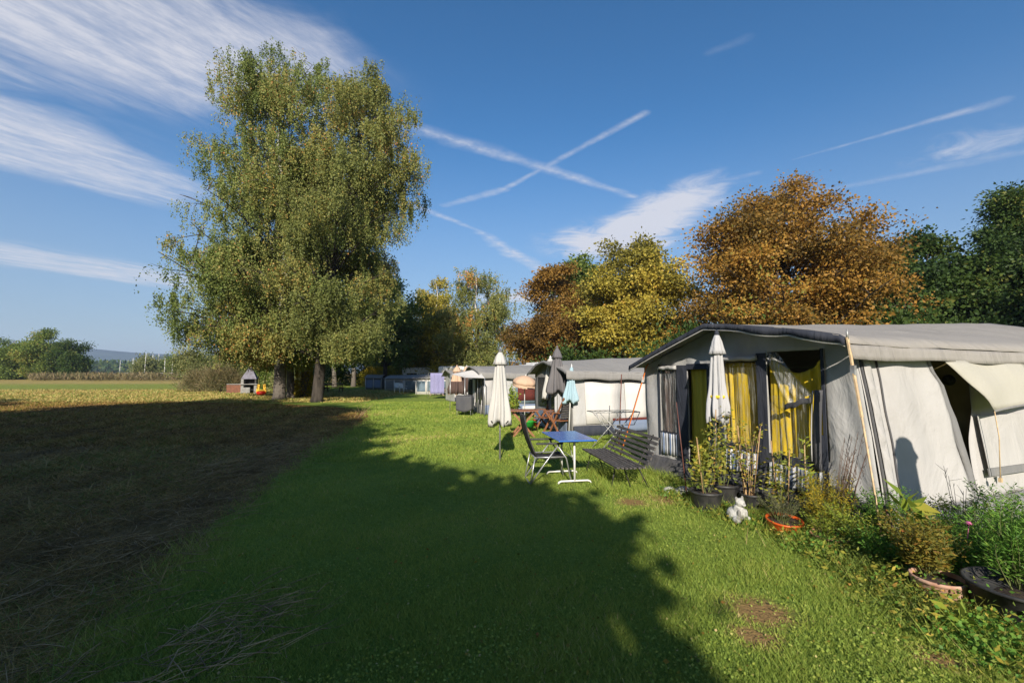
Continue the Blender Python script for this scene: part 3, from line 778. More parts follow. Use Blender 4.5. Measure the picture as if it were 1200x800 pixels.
# trees beyond the tents
oak = [(0.0, 0.35), (0.15, 0.8), (0.4, 1.0), (0.62, 0.96), (0.8, 0.72), (0.93, 0.42), (1.0, 0.1)]
rnd = [(0.0, 0.5), (0.2, 0.9), (0.45, 1.0), (0.7, 0.88), (0.88, 0.58), (1.0, 0.12)]
make_tree('oak_tree', 'big broad oak in orange brown autumn leaf rising behind the nearest awning', 'tree', 15.5, 25.5, 12.8, 5.9, oak, 125, 150000, 0.155, 'leaf_orange', 201, sig=0.42, tr=0.42, h0=0.10, ratio=0.7, sub_spread=0.2)
make_tree('maple_tree', 'rounded maple in bright mustard yellow leaf behind the awnings', 'tree', 9.8, 35, 11.9, 5.6, rnd, 90, 90000, 0.20, 'leaf_yellow', 202, sig=0.42, tr=0.32, h0=0.08, ratio=0.75, sub_spread=0.22)
make_tree('beech_tree', 'brown leaved beech on the left side of the mustard yellow maple', 'tree', 4.1, 41, 11.6, 4.3, rnd, 64, 56000, 0.20, 'leaf_brown', 203, sig=0.40, tr=0.28, h0=0.05, ratio=0.7, sub_spread=0.24)
make_tree('maple_tree', 'green crowned tree just showing its top between the brown beech and the yellow maple', 'tree', 7.0, 48, 14.2, 4.2, rnd, 40, 22000, 0.30, 'leaf_mid', 204, sig=0.45, tr=0.28, ratio=0.7)
make_tree('birch_tree', 'rounded green birch with weeping branches standing alone beyond the far tents', 'tree', -3.9, 50, 13.6, 5.0, b4, 70, 70000, 0.18, 'leaf_birch', 205, bark='birch_bark', droop=1.5, sig=0.5, tr=0.26, h0=0.08, ratio=0.6)
make_tree('birch_tree', 'thin topped yellowing birch beyond the far tents, left of the rounded green one', 'tree', -9.4, 56, 14.0, 4.2, b1, 44, 24000, 0.25, 'leaf_yellow', 206, bark='birch_bark', droop=1.0, sig=0.5, tr=0.2, h0=0.1, vmean=0.35)
make_tree('maple_tree', 'low spreading yellow green tree over the far blue tents', 'tree', -8.0, 51, 8.2, 4.6, rnd, 44, 24000, 0.25, 'leaf_gold', 207, sig=0.45, tr=0.2, h0=0.16, vmean=0.35)
make_tree('alder_tree', 'dark green alder shading the far tents, its grey trunk bare up to head height', 'tree', -13.7, 49.4, 12.5, 4.4, rnd, 44, 26000, 0.26, 'leaf_mid', 208, sig=0.45, tr=0.26, h0=0.25, vmean=0.35)
GF = 'pale trunked birches behind the cluster'
make_tree('birch_tree', 'far birch behind the cluster whose white trunk leans left', 'tree', -22.7, 58.5, 14.0, 4.8, b4, 44, 24000, 0.28, 'leaf_mid', 209, bark='birch_bark', droop=1.2, sig=0.5, tr=0.3, lean=(-1.2, 0), h0=0.28, group=GF)
make_tree('birch_tree', 'far birch behind the cluster with a straight sunlit pale trunk', 'tree', -20.3, 58.5, 13.5, 4.5, b4, 44, 24000, 0.28, 'leaf_mid', 210, bark='birch_bark', droop=1.2, sig=0.5, tr=0.3, h0=0.28, group=GF)
make_tree('willow_tree', 'wide dark tree filling the gap behind the birch trunks', 'tree', -31, 66, 11, 8, rnd, 50, 26000, 0.34, 'leaf_mid', 211, sig=0.6, tr=0.3, h0=0.06, vmean=0.35)
make_tree('willow_tree', 'dark tree at the back between the white trunks and the far tents', 'tree', -17.5, 70, 13, 7, rnd, 50, 26000, 0.34, 'leaf_dark', 212, sig=0.6, tr=0.3, h0=0.06, vmean=0.6)
make_tree('maple_tree', 'amber tree at the far back above the end of the tent row', 'tree', -12.0, 74, 14.5, 6, rnd, 50, 26000, 0.34, 'leaf_gold', 213, sig=0.6, tr=0.3, h0=0.06, vmean=0.3)
# the right edge: dark leaf colour carries part of these trees' shade
spire = [(0.0, 0.8), (0.15, 1.0), (0.4, 0.9), (0.65, 0.66), (0.85, 0.36), (1.0, 0.06)]
make_tree('ash_tree', 'dark green tree at the right edge with the highest feathery top, over the awning roof', 'tree', 30.6, 27.0, 12.9, 5.0, spire, 80, 70000, 0.22, 'leaf_dark', 221, sig=0.4, tr=0.34, h0=0.08, ratio=0.45, sub_spread=0.2)
make_tree('maple_tree', 'dark green maple between the orange oak and the taller dark tree', 'tree', 26.8, 29.0, 10.6, 4.4, rnd, 70, 60000, 0.21, 'leaf_dark', 222, sig=0.4, tr=0.30, h0=0.08, ratio=0.8, sub_spread=0.22, vmean=0.55)
make_tree('maple_tree', 'added dark olive tree standing in for the shaded right flank of the orange oak', 'tree', 21.8, 29.5, 9.8, 4.0, rnd, 50, 30000, 0.27, 'leaf_dark', 223, sig=0.42, tr=0.28, h0=0.06, ratio=0.7, vmean=0.62)  # dark crown added in place of the oak's own shaded side
make_tree('maple_tree', 'dark green tree at the far right whose crown runs out of the picture', 'tree', 36.5, 30.0, 11.5, 5.0, rnd, 50, 26000, 0.3, 'leaf_dark', 224, sig=0.45, tr=0.3, h0=0.06)
for i, (x, y, rx, h, lab) in enumerate([(9.0, 24.0, 3.2, 3.6, 'dark hedge bush behind the awning roof below the yellow maple'), (14.0, 22.5, 3.4, 3.6, 'dark hedge bush at the foot of the orange oak'),
                                        (19.5, 23.5, 3.4, 4.0, 'dark hedge bush right of the foot of the orange oak'), (25.0, 24.5, 3.4, 4.2, 'dark hedge bush under the dark green maple'), (4.2, 31.0, 2.6, 3.2, 'dark hedge bush behind the second awning below the brown beech')]):
    bush('hedge_bush', lab, 'bush', x, y, rx, 1.8, h, 9000, 0.2, 'leaf_dark', 300 + i, group='hedge bushes behind the awnings', ratio=0.65)
# understorey behind the birches
us = [(-34, 56, 5, 4.2, 'leaf_willow', 'grey green shrub mass left of the stone grill'), (-27.5, 52, 3.6, 3.4, 'leaf_mid', 'green shrub right behind the stone grill'),
      (-21.0, 46, 3.0, 2.4, 'leaf_willow', 'grey green shrub behind the tree trunks'), (-24.5, 63, 3.2, 2.6, 'leaf_dark', 'dark shrub behind the left leaning white trunk'),
      (-19.0, 62, 2.4, 2.2, 'leaf_dark', 'dark shrub right of the straight pale trunk'), (-16.6, 58, 2.2, 2.3, 'leaf_gold', 'yellow green shrub left of the alder trunk'),
      (-15.0, 61, 2.4, 2.6, 'leaf_rust', 'rusty shrub behind the alder trunk'), (-11.5, 60, 2.6, 1.9, 'leaf_gold', 'golden shrub behind the far blue tents'), (-6.8, 55, 2.6, 2.6, 'leaf_mid', 'green shrub at the end of the far tent row'),
      (-35.0, 50, 2.7, 3.9, 'leaf_willow', 'large rounded bush at the edge of the sunny meadow')]
for i, (x, y, rx, h, mt_, lab) in enumerate(us):
    bush('shrub', lab, 'shrub', x, y, rx, rx * 0.7, h, 9000, 0.2, mt_, 320 + i, group='shrubs along the back of the lawn', ratio=0.55)
bush('reed_clump', 'pale straw coloured clump of dry reeds left of the stone grill', 'reeds', -25.6, 40.5, 1.7, 1.0, 1.9, 3800, 0.5, 'leaf_reed', 341, ratio=0.07, sig=0.22, up=1.1)
bush('reed_clump', 'smaller straw coloured reed clump between the large rounded bush and the grill', 'reeds', -29.5, 43.5, 2.4, 1.0, 1.5, 3000, 0.5, 'leaf_reed', 342, ratio=0.07, sig=0.22, up=1.1)
# meadow edge, far left
GL = 'trees at the far left edge of the meadow'
lt = [(-146, 122, 11.5, 6.5, 'leaf_dark', 'leftmost dark tree at the far meadow edge'), (-135, 123, 11.6, 5.5, 'leaf_mid', 'second tree from the left at the far meadow edge, lighter green'),
      (-124, 120, 13.6, 4.6, 'leaf_mid', 'tallest tree of the far meadow edge, with a ragged top'), (-117.5, 121, 10.4, 3.8, 'leaf_dark', 'last rounded tree of the far meadow edge before the reeds'), (-157, 124, 12, 7, 'leaf_mid', 'tree cut by the left picture edge at the far meadow edge')]
for i, (x, y, h, r, mt_, lab) in enumerate(lt):
    make_tree('meadow_tree', lab, 'tree', x, y, h, r, rnd, 40, 26000, 0.38, mt_, 360 + i, sig=0.75, tr=0.3, h0=0.05, group=GL, vmean=0.5, ratio=0.65)
GM = 'bushes in the reed belt beyond the meadow'
mb_ = [(-108, 135, 6, 7, 'leaf_willow'), (-112, 150, 6, 8.0, 'leaf_mid'), (-98, 140, 5, 6.5, 'leaf_rust'), (-92, 150, 6, 7.5, 'leaf_willow'), (-102, 170, 8, 7, 'leaf_mid'), (-84, 158, 6, 6, 'leaf_mid'),
       (-120, 190, 8, 8, 'leaf_dark'), (-78, 140, 4, 5.0, 'leaf_willow'), (-69, 120, 5, 6.0, 'leaf_willow'), (-58, 98, 5.0, 6.4, 'leaf_willow'), (-52, 88, 4.2, 5.2, 'leaf_mid'), (-46, 74, 4.0, 5.0, 'leaf_willow'), (-75, 185, 9, 5.5, 'leaf_dark'), (-97, 200, 9, 6.5, 'leaf_dark')]
ml = ['grey green bush right of the last meadow tree', 'mid green bush behind the reeds right of the meadow trees', 'rusty bush in the reeds below the distant wood', 'grey green bush left of the boat masts', 'taller green bush in the distance behind the rusty bush',
      'green bush behind the boat masts', 'dark bushy wood edge far behind the meadow trees', 'low grey green bush right of the boat masts', 'grey green bush where the reeds end', 'broad round grey bush at the right end of the reed belt', 'green bush beside the broad round grey bush', 'grey bush nearest the stone grill in the reed belt', 'dark far bush line right of the masts', 'dark wood clump rising behind the boat masts']
for i, ((x, y, r, h, mt_), lab) in enumerate(zip(mb_, ml)):
    h *= 0.78 if y > 125 else 0.62; r *= 0.9
    bush('bush', lab, 'bush', x, y, r, r * 0.7, h, 5200, 0.5, mt_, 380 + i, group=GM, ratio=0.6, clumps=34)
rr = np.random.default_rng(77); n_ = 26000
yy = rr.uniform(100, 140, n_); xx = -rr.uniform(0.50, 1.06, n_) * yy
kp = patchy(xx, yy, 0.35, 8) > rr.normal(-.15, .45, n_); xx, yy = xx[kp], yy[kp]; n_ = len(xx)
tag(leaf_object('reed_belt', np.stack([xx, yy, rr.uniform(0, 1.0, n_)], 1), rr.normal(0, .4, (n_, 3)) + np.array([0, 0, 1.0]), rr.uniform(0.5, 1.5, n_), 0.14, M['leaf_reed'], None, rr), kind='stuff')
n_ = 30000
yy = rr.uniform(520, 760, n_); xx = -rr.uniform(0.55, 1.25, n_) * yy
hh_ = 9 + 9 * np.abs(np.sin(xx * 0.021) * np.sin(xx * 0.0067 + 1)) + rr.normal(0, 1.5, n_)
tag(leaf_object('distant_wood', np.stack([xx, yy, rr.uniform(0, 1, n_) ** 0.6 * hh_], 1), rr.normal(0, 1, (n_, 3)), rr.uniform(2.5, 5.5, n_), 0.8, M['leaf_dark'], None, rr), kind='stuff')
# boats laid up beyond the reeds: masts above the bushes
for i, (px, h, tilt, lab) in enumerate([(-0.860, 7.6, 0.0, 'leftmost white mast, standing alone'), (-0.832, 8.6, 0.0, 'white boat mast second from the left'), (-0.800, 7.0, 0.01, 'short white boat mast left of the leaning pair'), (-0.806, 10.4, 0.05, 'tall white mast leaning against its neighbour'),
                                        (-0.789, 10.0, 0.0, 'upright tall white mast of the leaning pair'), (-0.776, 10.6, 0.0, 'tallest white boat mast'), (-0.762, 8.6, 0.0, 'white mast right of the tallest one'), (-0.745, 9.2, 0.0, 'rightmost white boat mast')]):
    y = 132 + (i % 3) * 3
    h *= 0.72
    bt = thing('sailing_boat', lab + ', above the reeds', 'boat', (px * y, y, 0), R(40 + 20 * i), 'boat masts beyond the reeds')
    hb_ = MB(); hb_.add([(-3, 0, .9), (0, -.9, .8), (2.6, -.7, .8), (2.6, .7, .8), (0, .9, .8), (-2.2, 0, .1), (0, -.35, 0), (2.4, -.3, .1), (2.4, .3, .1), (0, .35, 0)],
                        [(0, 1, 2, 3, 4), (5, 6, 1, 0), (6, 7, 2, 1), (7, 8, 3, 2), (8, 9, 4, 3), (9, 5, 0, 4), (5, 9, 8, 7, 6)]); hb_.build('hull', M['white_paint'], bt)
    mm = MB(); mm.tube([(0, 0, .8), (tilt * h, 0, h)], [.09, .06], 6); mm.bar((0.1, 0, 1.7), (2.3, 0, 1.75), .06, .08); mm.build('mast', M['white_paint'], bt)

# trees behind the camera: their shade lies over the field and the lawn
make_tree('linden_tree', 'tall dense linden behind the photographer, shading the field', 'tree', -18.5, -10, 19.2, 8.6, rnd, 80, 52000, 0.5, 'leaf_dark', 401, sig=0.55, tr=0.45, h0=0.06, ratio=0.8)
make_tree('linden_tree', 'tall linden farther left behind the photographer', 'tree', -34, -10, 18.8, 8.8, rnd, 80, 50000, 0.5, 'leaf_dark', 402, sig=0.55, tr=0.45, h0=0.06, ratio=0.8)
make_tree('linden_tree', 'linden at the far left behind the photographer', 'tree', -50, -10, 18.8, 8.8, rnd, 80, 44000, 0.5, 'leaf_dark', 403, sig=0.55, tr=0.45, h0=0.06, ratio=0.8)
make_tree('linden_tree', 'mid sized linden behind the photographer, shading the lawn border', 'tree', -7.6, -10, 12.8, 4.3, rnd, 80, 46000, 0.38, 'leaf_dark', 404, sig=0.4, tr=0.35, h0=0.06, ratio=0.8)
make_tree('linden_tree', 'smaller linden close behind the photographer, shading the lawn', 'tree', -2.05, -9, 8.6, 2.6, [(0, .8), (.3, 1), (.6, .95), (.8, .9), (.93, .6), (1, .2)], 70, 40000, 0.28, 'leaf_dark', 405, sig=0.26, tr=0.25, h0=0.06, ratio=0.8)
make_tree('linden_tree', 'linden between the tall one and the mid sized one behind the photographer', 'tree', -11.3, -12, 18.2, 5.2, rnd, 80, 42000, 0.42, 'leaf_dark', 407, sig=0.45, tr=0.4, h0=0.06, ratio=0.8)
make_tree('linden_tree', 'low dense linden nearest behind the photographer', 'tree', -3.9, -7, 7.8, 2.5, [(0, .8), (.3, 1), (.6, .95), (.8, .9), (.93, .6), (1, .2)], 70, 36000, 0.28, 'leaf_dark', 408, sig=0.26, tr=0.25, h0=0.06, ratio=0.8)
make_tree('linden_tree', 'unseen spreading tree added off to the right to shade the dark trees', 'tree', 30, 4, 17, 7, rnd, 60, 30000, 0.5, 'leaf_dark', 406, sig=0.55, tr=0.45, h0=0.2, ratio=0.8)  # out of view, added only for the shade it throws

# ================================================================== AWNINGS
RZ = math.atan2(-0.933, 0.36)            # local x runs along the window wall towards the camera, local y along the white side wall


def rnd_wob(x, y, z, s=1.3, a=0.02):
    return mnoise.noise(Vector((x * s, y * s, z * s))) * a


def interp(x, pts):
    return float(np.interp(x, [p[0] for p in pts], [p[1] for p in pts]))


def wall_grid(mb, fn, a0, a1, z0, z1, step, holes=(), topfn=None):
    """a cloth wall between a0..a1 and z0..top, cells inside the holes left out; hole edges get their own grid lines"""
    xs = set([a0, a1]); zs = set([0.0, 1.0])
    for h in holes: xs |= {h[0], h[1]}
    n = max(2, int((a1 - a0) / step))
    xs |= {a0 + (a1 - a0) * i / n for i in range(n + 1)}
    xs = sorted(xs); xs = [x for i, x in enumerate(xs) if i == 0 or x - xs[i - 1] > 1e-4]
    zz = set(np.arange(z0, z1 + 1e-6, step).tolist()) | {z0, z1}
    for h in holes: zz |= {h[2], h[3]}
    zz = sorted(zz); zz = [z for i, z in enumerate(zz) if i == 0 or z - zz[i - 1] > 1e-4]
    V, F = [], []
    for z in zz:
        for x in xs:
            zt = topfn(x) if topfn else z1
            V.append(fn(x, min(z, zt)))
    nx = len(xs)
    for j in range(len(zz) - 1):
        for i in range(nx - 1):
            cx, cz = (xs[i] + xs[i + 1]) / 2, (zz[j] + zz[j + 1]) / 2
            if topfn and zz[j] >= max(topfn(xs[i]), topfn(xs[i + 1])) - 1e-6: continue
            if any(h[0] < cx < h[1] and h[2] < cz < h[3] for h in holes): continue
            q = j * nx + i; F.append((q, q + 1, q + nx + 1, q + nx))
    mb.add(V, F, True)


def roof_mesh(mb, prof, y0, y1, rise, n=26, sag=0.03, m=10):
    """prof: (x, z) across the gable; rise: how much the ridge climbs per metre of y"""
    xr, zr = max(prof, key=lambda p: p[1])
    xs0, xs1 = prof[0][0], prof[-1][0]

    def fn(u, v):
        x = xs0 + (xs1 - xs0) * u; y = y0 + (y1 - y0) * v
        z = interp(x, prof)
        k = max(0.0, 1 - abs(x - xr) / max(abs(xs1 - xr), abs(xs0 - xr)))
        z += rise * max(y - y0, 0) * k - sag * math.sin(PI * min(max((y - y0) / (y1 - y0), 0), 1)) * (1 - k * 0.5) + rnd_wob(x, y, 0, 1.1, 0.028) + rnd_wob(x, y * 2.2, 5, 3.1, 0.010)
        return (x, y, z)
    mb.grid(fn, n, m * 2)


# ---------------- the nearest awning
AW = thing('caravan_awning', 'nearest grey canvas awning with yellow curtains in its crumpled windows and a pale side wall', 'awning', (2.5, 8.48, 0), RZ)
PROF = [(-0.10, 1.86), (0.6, 2.10), (1.2, 2.29), (1.76, 2.46), (2.2, 2.41), (2.83, 2.315), (3.4, 2.22), (3.74, 2.14), (3.80, 2.06)]
LEN = 7.2


def aside(z, b=0): return 3.91 - 0.225 * z / 1.93


rf = MB(); roof_mesh(rf, PROF, -0.30, LEN, 0.045, 34, 0.03, 14)
roof = rf.build('roof', M['roof'], AW, thick=0.012)
# valance hanging along the eave of the pale side
vl = MB()
vl.grid(lambda u, v: (3.80 + 0.03 * v + 0.012 * math.sin(u * 41), -0.30 + (LEN + .3) * u, 2.05 + 0.03 * math.sin(u * 3.0) * 0 - 0.03 * math.sin(PI * u) - v * (0.15 + 0.012 * math.sin(u * 23))), 60, 3)
vl.build('valance', M['roof'], roof, thick=0.008)
# front wall with openings
HOLES = [(0.40, 0.83, 0.72, 1.86), (1.07, 1.50, 0.20, 1.82), (1.81, 2.40, 0.75, 1.93), (2.55, 3.29, 0.70, 2.03)]


def front(x, z, b=0.0):
    t_ = min(max((z) / 1.93, 0), 1)
    xx = x - (0.225 * t_) * max(0, (x - 3.3) / 0.61) - 0.06 * t_ * max(0, (0.4 - x) / 0.4)
    return (xx, b + rnd_wob(x, 7.3, z, 1.7, 0.020) + 0.010 * math.sin(x * 17 + z * 2), z)


fw = MB(); wall_grid(fw, front, 0.0, 3.91, 0.26, 2.46, 0.07, HOLES, lambda x: interp(x, PROF) - 0.015)
wall = fw.build('front_wall', M['canvas'], AW, thick=0.006)
sk = MB()
sk.grid(lambda u, v: (3.91 * u, -0.03 - 0.16 * (1 - v) ** 1.5 + rnd_wob(u * 5, 1, v, 2, 0.05), 0.01 + 0.29 * v), 34, 4)
sk.build('mud_skirt', M['canvas_dark'], wall, thick=0.006)
# dark fascia along the front edge of the roof and a pale piping under it
fa = MB(); fa2 = MB()
n_ = 60
for k, (mb, d0, d1, yo) in enumerate(((fa, 0.012, -0.062, -0.312), (fa2, -0.066, -0.084, -0.305))):
    V, F = [], []
    for i in range(n_ + 1):
        x = -0.10 + 3.86 * i / n_
        sagr = 0.035 * math.sin(max(0, (x - 2.4)) * 4.4) * (1 if x > 2.4 else 0)
        z = interp(x, PROF) + 0.01
        w = 0.02 * math.sin(x * 9) * (x > 2.6)
        V += [(x, yo + w, z + d0), (x, yo - 0.012 + w, z + d1 - abs(sagr))]
    for i in range(n_): F.append((2 * i, 2 * i + 2, 2 * i + 3, 2 * i + 1))
    mb.add(V, F, True)
fa.build('fascia', M['navy'], roof, thick=0.01); fa2.build('piping', M['canvas_white'], roof, thick=0.012)
# side wall: two cloth panels with the open zip between them
ZT = 1.93


def side(b, z, off=0.0):
    return (aside(z) + off + rnd_wob(3, b, z, 1.5, 0.03) + 0.012 * math.sin(b * 9 + z * 1.5), b, z)


def edge_l(z): return float(np.interp(z, [0.26, 0.6, 0.94, 1.2, 1.36, 1.6, 1.77, 1.93], [1.62, 1.58, 1.50, 1.47, 1.42, 1.40, 1.27, 1.22]))
def edge_r(z): return float(np.interp(z, [0.26, 0.6, 0.93, 1.30, 1.93], [1.74, 1.78, 1.84, 1.98, 2.05]))


sw = MB()
sw.grid(lambda u, v: side(edge_l(0.27 + 1.70 * v) * u, 0.27 + 1.70 * v), 30, 34)
sp_ = sw.build('side_wall', M['canvas_pale'], AW, thick=0.006)
sw = MB(); sw.grid(lambda u, v: side(edge_r(0.27 + 1.70 * v) + (LEN - edge_r(0.27 + 1.7 * v)) * u, 0.27 + 1.70 * v), 50, 30)
sw.build('side_wall', M['canvas_pale'], AW, thick=0.006)
# the curled edge of the opened zip, its shaded side put into the grey
sw = MB()
sw.grid(lambda u, v: (aside(0.27 + 1.66 * v) + 0.05 * math.sin(PI * u) - 0.05 * u, edge_l(0.27 + 1.66 * v) + 0.20 * u * (0.4 + 0.6 * math.sin(PI * min(1, v * 1.2))), 0.27 + 1.66 * v), 6, 30)
sw.build('zip_strip', M['canvas_mid'], AW, thick=0.004)
# loose cream flap hanging open under the eave
fp = MB()


def flapfn(u, v):
    top = Vector((3.80, 1.36 + 1.75 * u, 1.90)); bot = Vector((4.0, 1.90 + 1.35 * u, 1.30 + 0.12 * u))
    p = top.lerp(bot, v); p.x += 0.03 * math.sin(PI * v) + rnd_wob(u * 3, v * 2, 0, 1, 0.04)
    return p


fp.grid(flapfn, 16, 10); fl_ = fp.build('window_flap', M['canvas_cream'], AW, thick=0.006)
hm = MB(); hm.tube([flapfn(i / 8, 1.0) for i in range(9)], 0.014, 6); hm.build('hem', M['canvas_mid'], fl_)
# window band right of the opening: smoky film with a grey border and the skirt
sw = MB(); sw.box((aside(0.95) + 0.055, 3.1, 0.92), (0.006, 2.3, 0.62), ry=-0.115); swf = sw.build('side_window', M['canvas_pale'], AW)
sw = MB(); sw.box((aside(0.6) + 0.058, 3.1, 0.565), (0.012, 2.35, 0.09), ry=-0.115); sw.add([(aside(.5) + .065, 2.08, .52), (aside(.5) + .065, 2.16, .52), (aside(.4) + .07, 2.12, .43)], [(0, 1, 2)]); sw.build('border', M['canvas_mid'], swf)
sw = MB(); sw.grid(lambda u, v: (aside(0.02 + 0.27 * v) + 0.03 + 0.10 * (1 - v) + rnd_wob(u * 9, 4, v, 2, 0.03), 0.15 + (LEN - .15) * u, 0.02 + 0.27 * v), 60, 3)
sw.build('mud_skirt', M['canvas_mid'], AW, thick=0.006)
# inside: the door panel glimpsed through the open zip
sw = MB(); sw.box((3.30, 2.06, 1.2), (0.86, 0.03, 1.6)); dp = sw.build('inner_panel', M['tan_panel'], AW)
sw = MB(); sw.tube([(3.52, 2.045, 1.66), (3.52, 2.015, 1.66)], [0.07, 0.055], 18); sw.tube([(3.52, 2.015, 1.66), (3.52, 2.0, 1.66)], 0.025, 12); sw.build('vent_knob', M['black_plastic'], dp)
# zips and welts on the pale wall
zp = MB()
zp.tube([side(0.30 + 0.01 * math.sin(i), 0.05 + 1.87 * i / 16, 0.012) for i in range(17)], 0.011, 6)
zp.build('zip', M['canvas_dark'], AW)
zp = MB(); zp.tube([side(0.03, 0.1 + 1.82 * i / 16, 0.012) for i in range(17)], 0.016, 6); zp.build('corner_welt', M['canvas_dark'], AW)
zp = MB()
zp.grid(lambda u, v: side(0.05 + 0.13 * u, 0.08 + 1.83 * v, 0.028 + 0.012 * math.sin(v * 46 + u * 3) * math.sin(PI * u) + 0.012 * math.sin(PI * u)), 6, 60)
zp.build('corner_panel', M['canvas_pale'], AW, thick=0.006)
# poles and beams
pl = MB()
for p_, q_ in (((3.66, 0.10, 0), (3.62, 0.10, 2.05)), ((1.76, 0.10, 0.0), (1.76, 0.10, 2.40)), ((0.12, 0.1, 0), (0.06, 0.1, 1.84))):
    pl = MB(); pl.tube([p_, q_], 0.014, 8); pl.build('frame_pole', M['steel'], AW)
# guy strap at the near corner
gs = MB()
g0 = Vector((3.78, -0.30, 2.13)); g1 = Vector((3.92, -0.36, 1.30)); g2 = Vector((4.14, -0.50, 0.06))
gs.bar(g0, g1, 0.030, 0.016, (1, 0, 0)); gs.tube([g1, (g1 + g2) / 2 + Vector((0.005, 0, -0.01)), g2], [0.011, 0.009, 0.008], 8)
guy = gs.build('guy_strap', M['strap_tan'], AW)
gs = MB(); gs.box(g0.lerp(g1, 0.42), (0.045, 0.035, 0.10)); gs.build('buckle', M['steel'], guy)
gs = MB(); gs.tube([g0 + Vector((0, 0, -.02)), g0 + Vector((0, 0, .09))], [.014, .008], 8); gs.build('finial', M['steel'], AW)
# cord hanging from the flap
gs = MB(); c0 = flapfn(0.0, 1.0); gs.tube([c0, c0 + Vector((.02, .01, -.3)), c0 + Vector((0, .02, -.78))], 0.006, 6); gs.box(c0 + Vector((0, .02, -.80)), (.03, .03, .05)); gs.build('flap_cord', M['strap_tan'], AW)


def win(label, frames, film_pts=None):
    """dark cloth strips round an opening"""
    mb = MB()
    for (x0, x1, z0, z1) in frames: mb.box(((x0 + x1) / 2, -0.026, (z0 + z1) / 2), (x1 - x0, 0.012, z1 - z0))
    o = mb.build('window', M['navy'], AW, bevel=0.003)
    if label: o['label'] = label
    return o


def curtain(parent, x0, x1, z0, z1, mat, folds=7, amp=0.022, y=0.07, topfn=None, gather=0.0, seed=0):
    mb = MB()

    def fn(u, v):
        zt = topfn(u) if topfn else z1
        z = z0 + (zt - z0) * v
        x = x0 + (x1 - x0) * u
        x += gather * math.sin(PI * u) * (v - 0.5) * 0.1
        return (x, y + amp * 1.5 * mnoise.noise(Vector((u * folds * 1.6 + 0.5 * v, v * 0.8 * (1.3 - v), seed * 3.7))) + amp * 0.7 * mnoise.noise(Vector((u * folds * 4.0, v * 1.5, seed + 9))) + rnd_wob(x + seed, 0, z, 4, 0.012), z)
    mb.grid(fn, max(30, folds * 7), 24)
    return mb.build('curtain', M[mat], parent, thick=0.003)


def film_sheet(parent, pts, mat='film', wr=0.012, n=14, name='clear_film'):
    a, b, c, d_ = (Vector(p) for p in pts)
    mb = MB()

    def fn(u, v):
        p = a.lerp(b, u).lerp(d_.lerp(c, u), v)
        p.y += mnoise.noise(Vector((p.x * 9 + p.z * 6, p.z * 4, 3))) * wr
        return p
    mb.grid(fn, n, n)
    return mb.build(name, M[mat], parent)


def roll(parent, x0, x1, z, r=0.035, mat='canvas'):
    mb = MB(); n = 8
    mb.tube([(x0 + (x1 - x0) * i / n, -0.045 + 0.004 * math.sin(i * 2.1), z + 0.006 * math.sin(i * 1.7)) for i in range(n + 1)], r, 10)
    return mb.build('rolled_blind', M[mat], parent)


w1 = win('narrow window with dark cloth and a striped panel under it', [(0.365, 0.40, 0.34, 1.90), (0.83, 1.065, 0.22, 1.88), (0.40, 0.83, 0.715, 0.745)])
curtain(w1, 0.38, 0.86, 0.70, 1.88, 'brown_cloth', 5, 0.02); film_sheet(w1, [(0.40, -.012, 1.86), (0.83, -.012, 1.86), (0.83, -.012, 0.75), (0.40, -.012, 0.75)])
roll(w1, 0.39, 0.83, 1.84)
mb = MB(); mb.grid(lambda u, v: (0.40 + 0.41 * u, -0.03 + 0.008 * math.sin(u * 30), 0.36 + 0.36 * v), 40, 4); mb.build('striped_panel', M['stripe'], w1, thick=0.004)
w2 = win('doorway hung with a plain olive yellow curtain', [(1.065, 1.81, 1.81, 1.90), (1.50, 1.58, 0.2, 1.81), (1.72, 1.81, 0.22, 1.81)])
curtain(w2, 1.05, 1.56, 0.18, 1.84, 'olive', 5, 0.016)
w3 = win('middle window with a patterned yellow curtain and rolled blind', [(2.40, 2.55, 0.24, 2.02), (1.81, 2.40, 0.68, 0.755)])
curtain(w3, 1.79, 2.42, 0.72, 1.90, 'yellow', 7, 0.024, seed=2); film_sheet(w3, [(1.81, -.012, 1.90), (2.40, -.012, 1.90), (2.40, -.012, 0.75), (1.81, -.012, 0.75)], 'film_thin')
roll(w3, 1.80, 2.42, 1.955)
w4 = win('right window with its clear film torn loose and hanging diagonally', [(2.55, 3.29, 0.585, 0.705), (3.285, 3.325, 0.45, 2.04), (3.14, 3.285, 0.705, 1.02)])
curtain(w4, 2.53, 3.31, 0.66, 1.98, 'yellow', 8, 0.028, topfn=lambda u: 2.02 - 0.27 * math.sin(PI * min(1, u * 0.92 + 0.02)) ** 1.3, seed=5)
film_sheet(w4, [(2.55, -.012, 1.45), (3.20, -.03, 1.50), (3.20, -.012, 0.71), (2.55, -.012, 0.71)], 'film_thin')
fs = film_sheet(w4, [(2.54, -.035, 2.05), (2.70, -.04, 2.02), (3.22, -.085, 1.50), (2.86, -.07, 1.36)], 'film_loose', 0.06, 22, 'loose_film')
mb = MB(); mb.grid(lambda u, v: (2.84 + 0.36 * u, -0.078 - 0.02 * u + 0.008 * math.sin(u * 9), 1.35 + 0.125 * u - 0.07 * v + 0.01 * math.sin(u * 12)), 14, 3); mb.build('film_border', M['canvas_dark'], fs, thick=0.005)
mb = MB(); mb.grid(lambda u, v: (3.16 + 0.10 * u + 0.05 * v * v, -0.04 - 0.03 * math.sin(PI * u), 0.60 + 0.95 * v), 5, 14); mb.build('loose_edge', M['canvas_dark'], w4, thick=0.005)
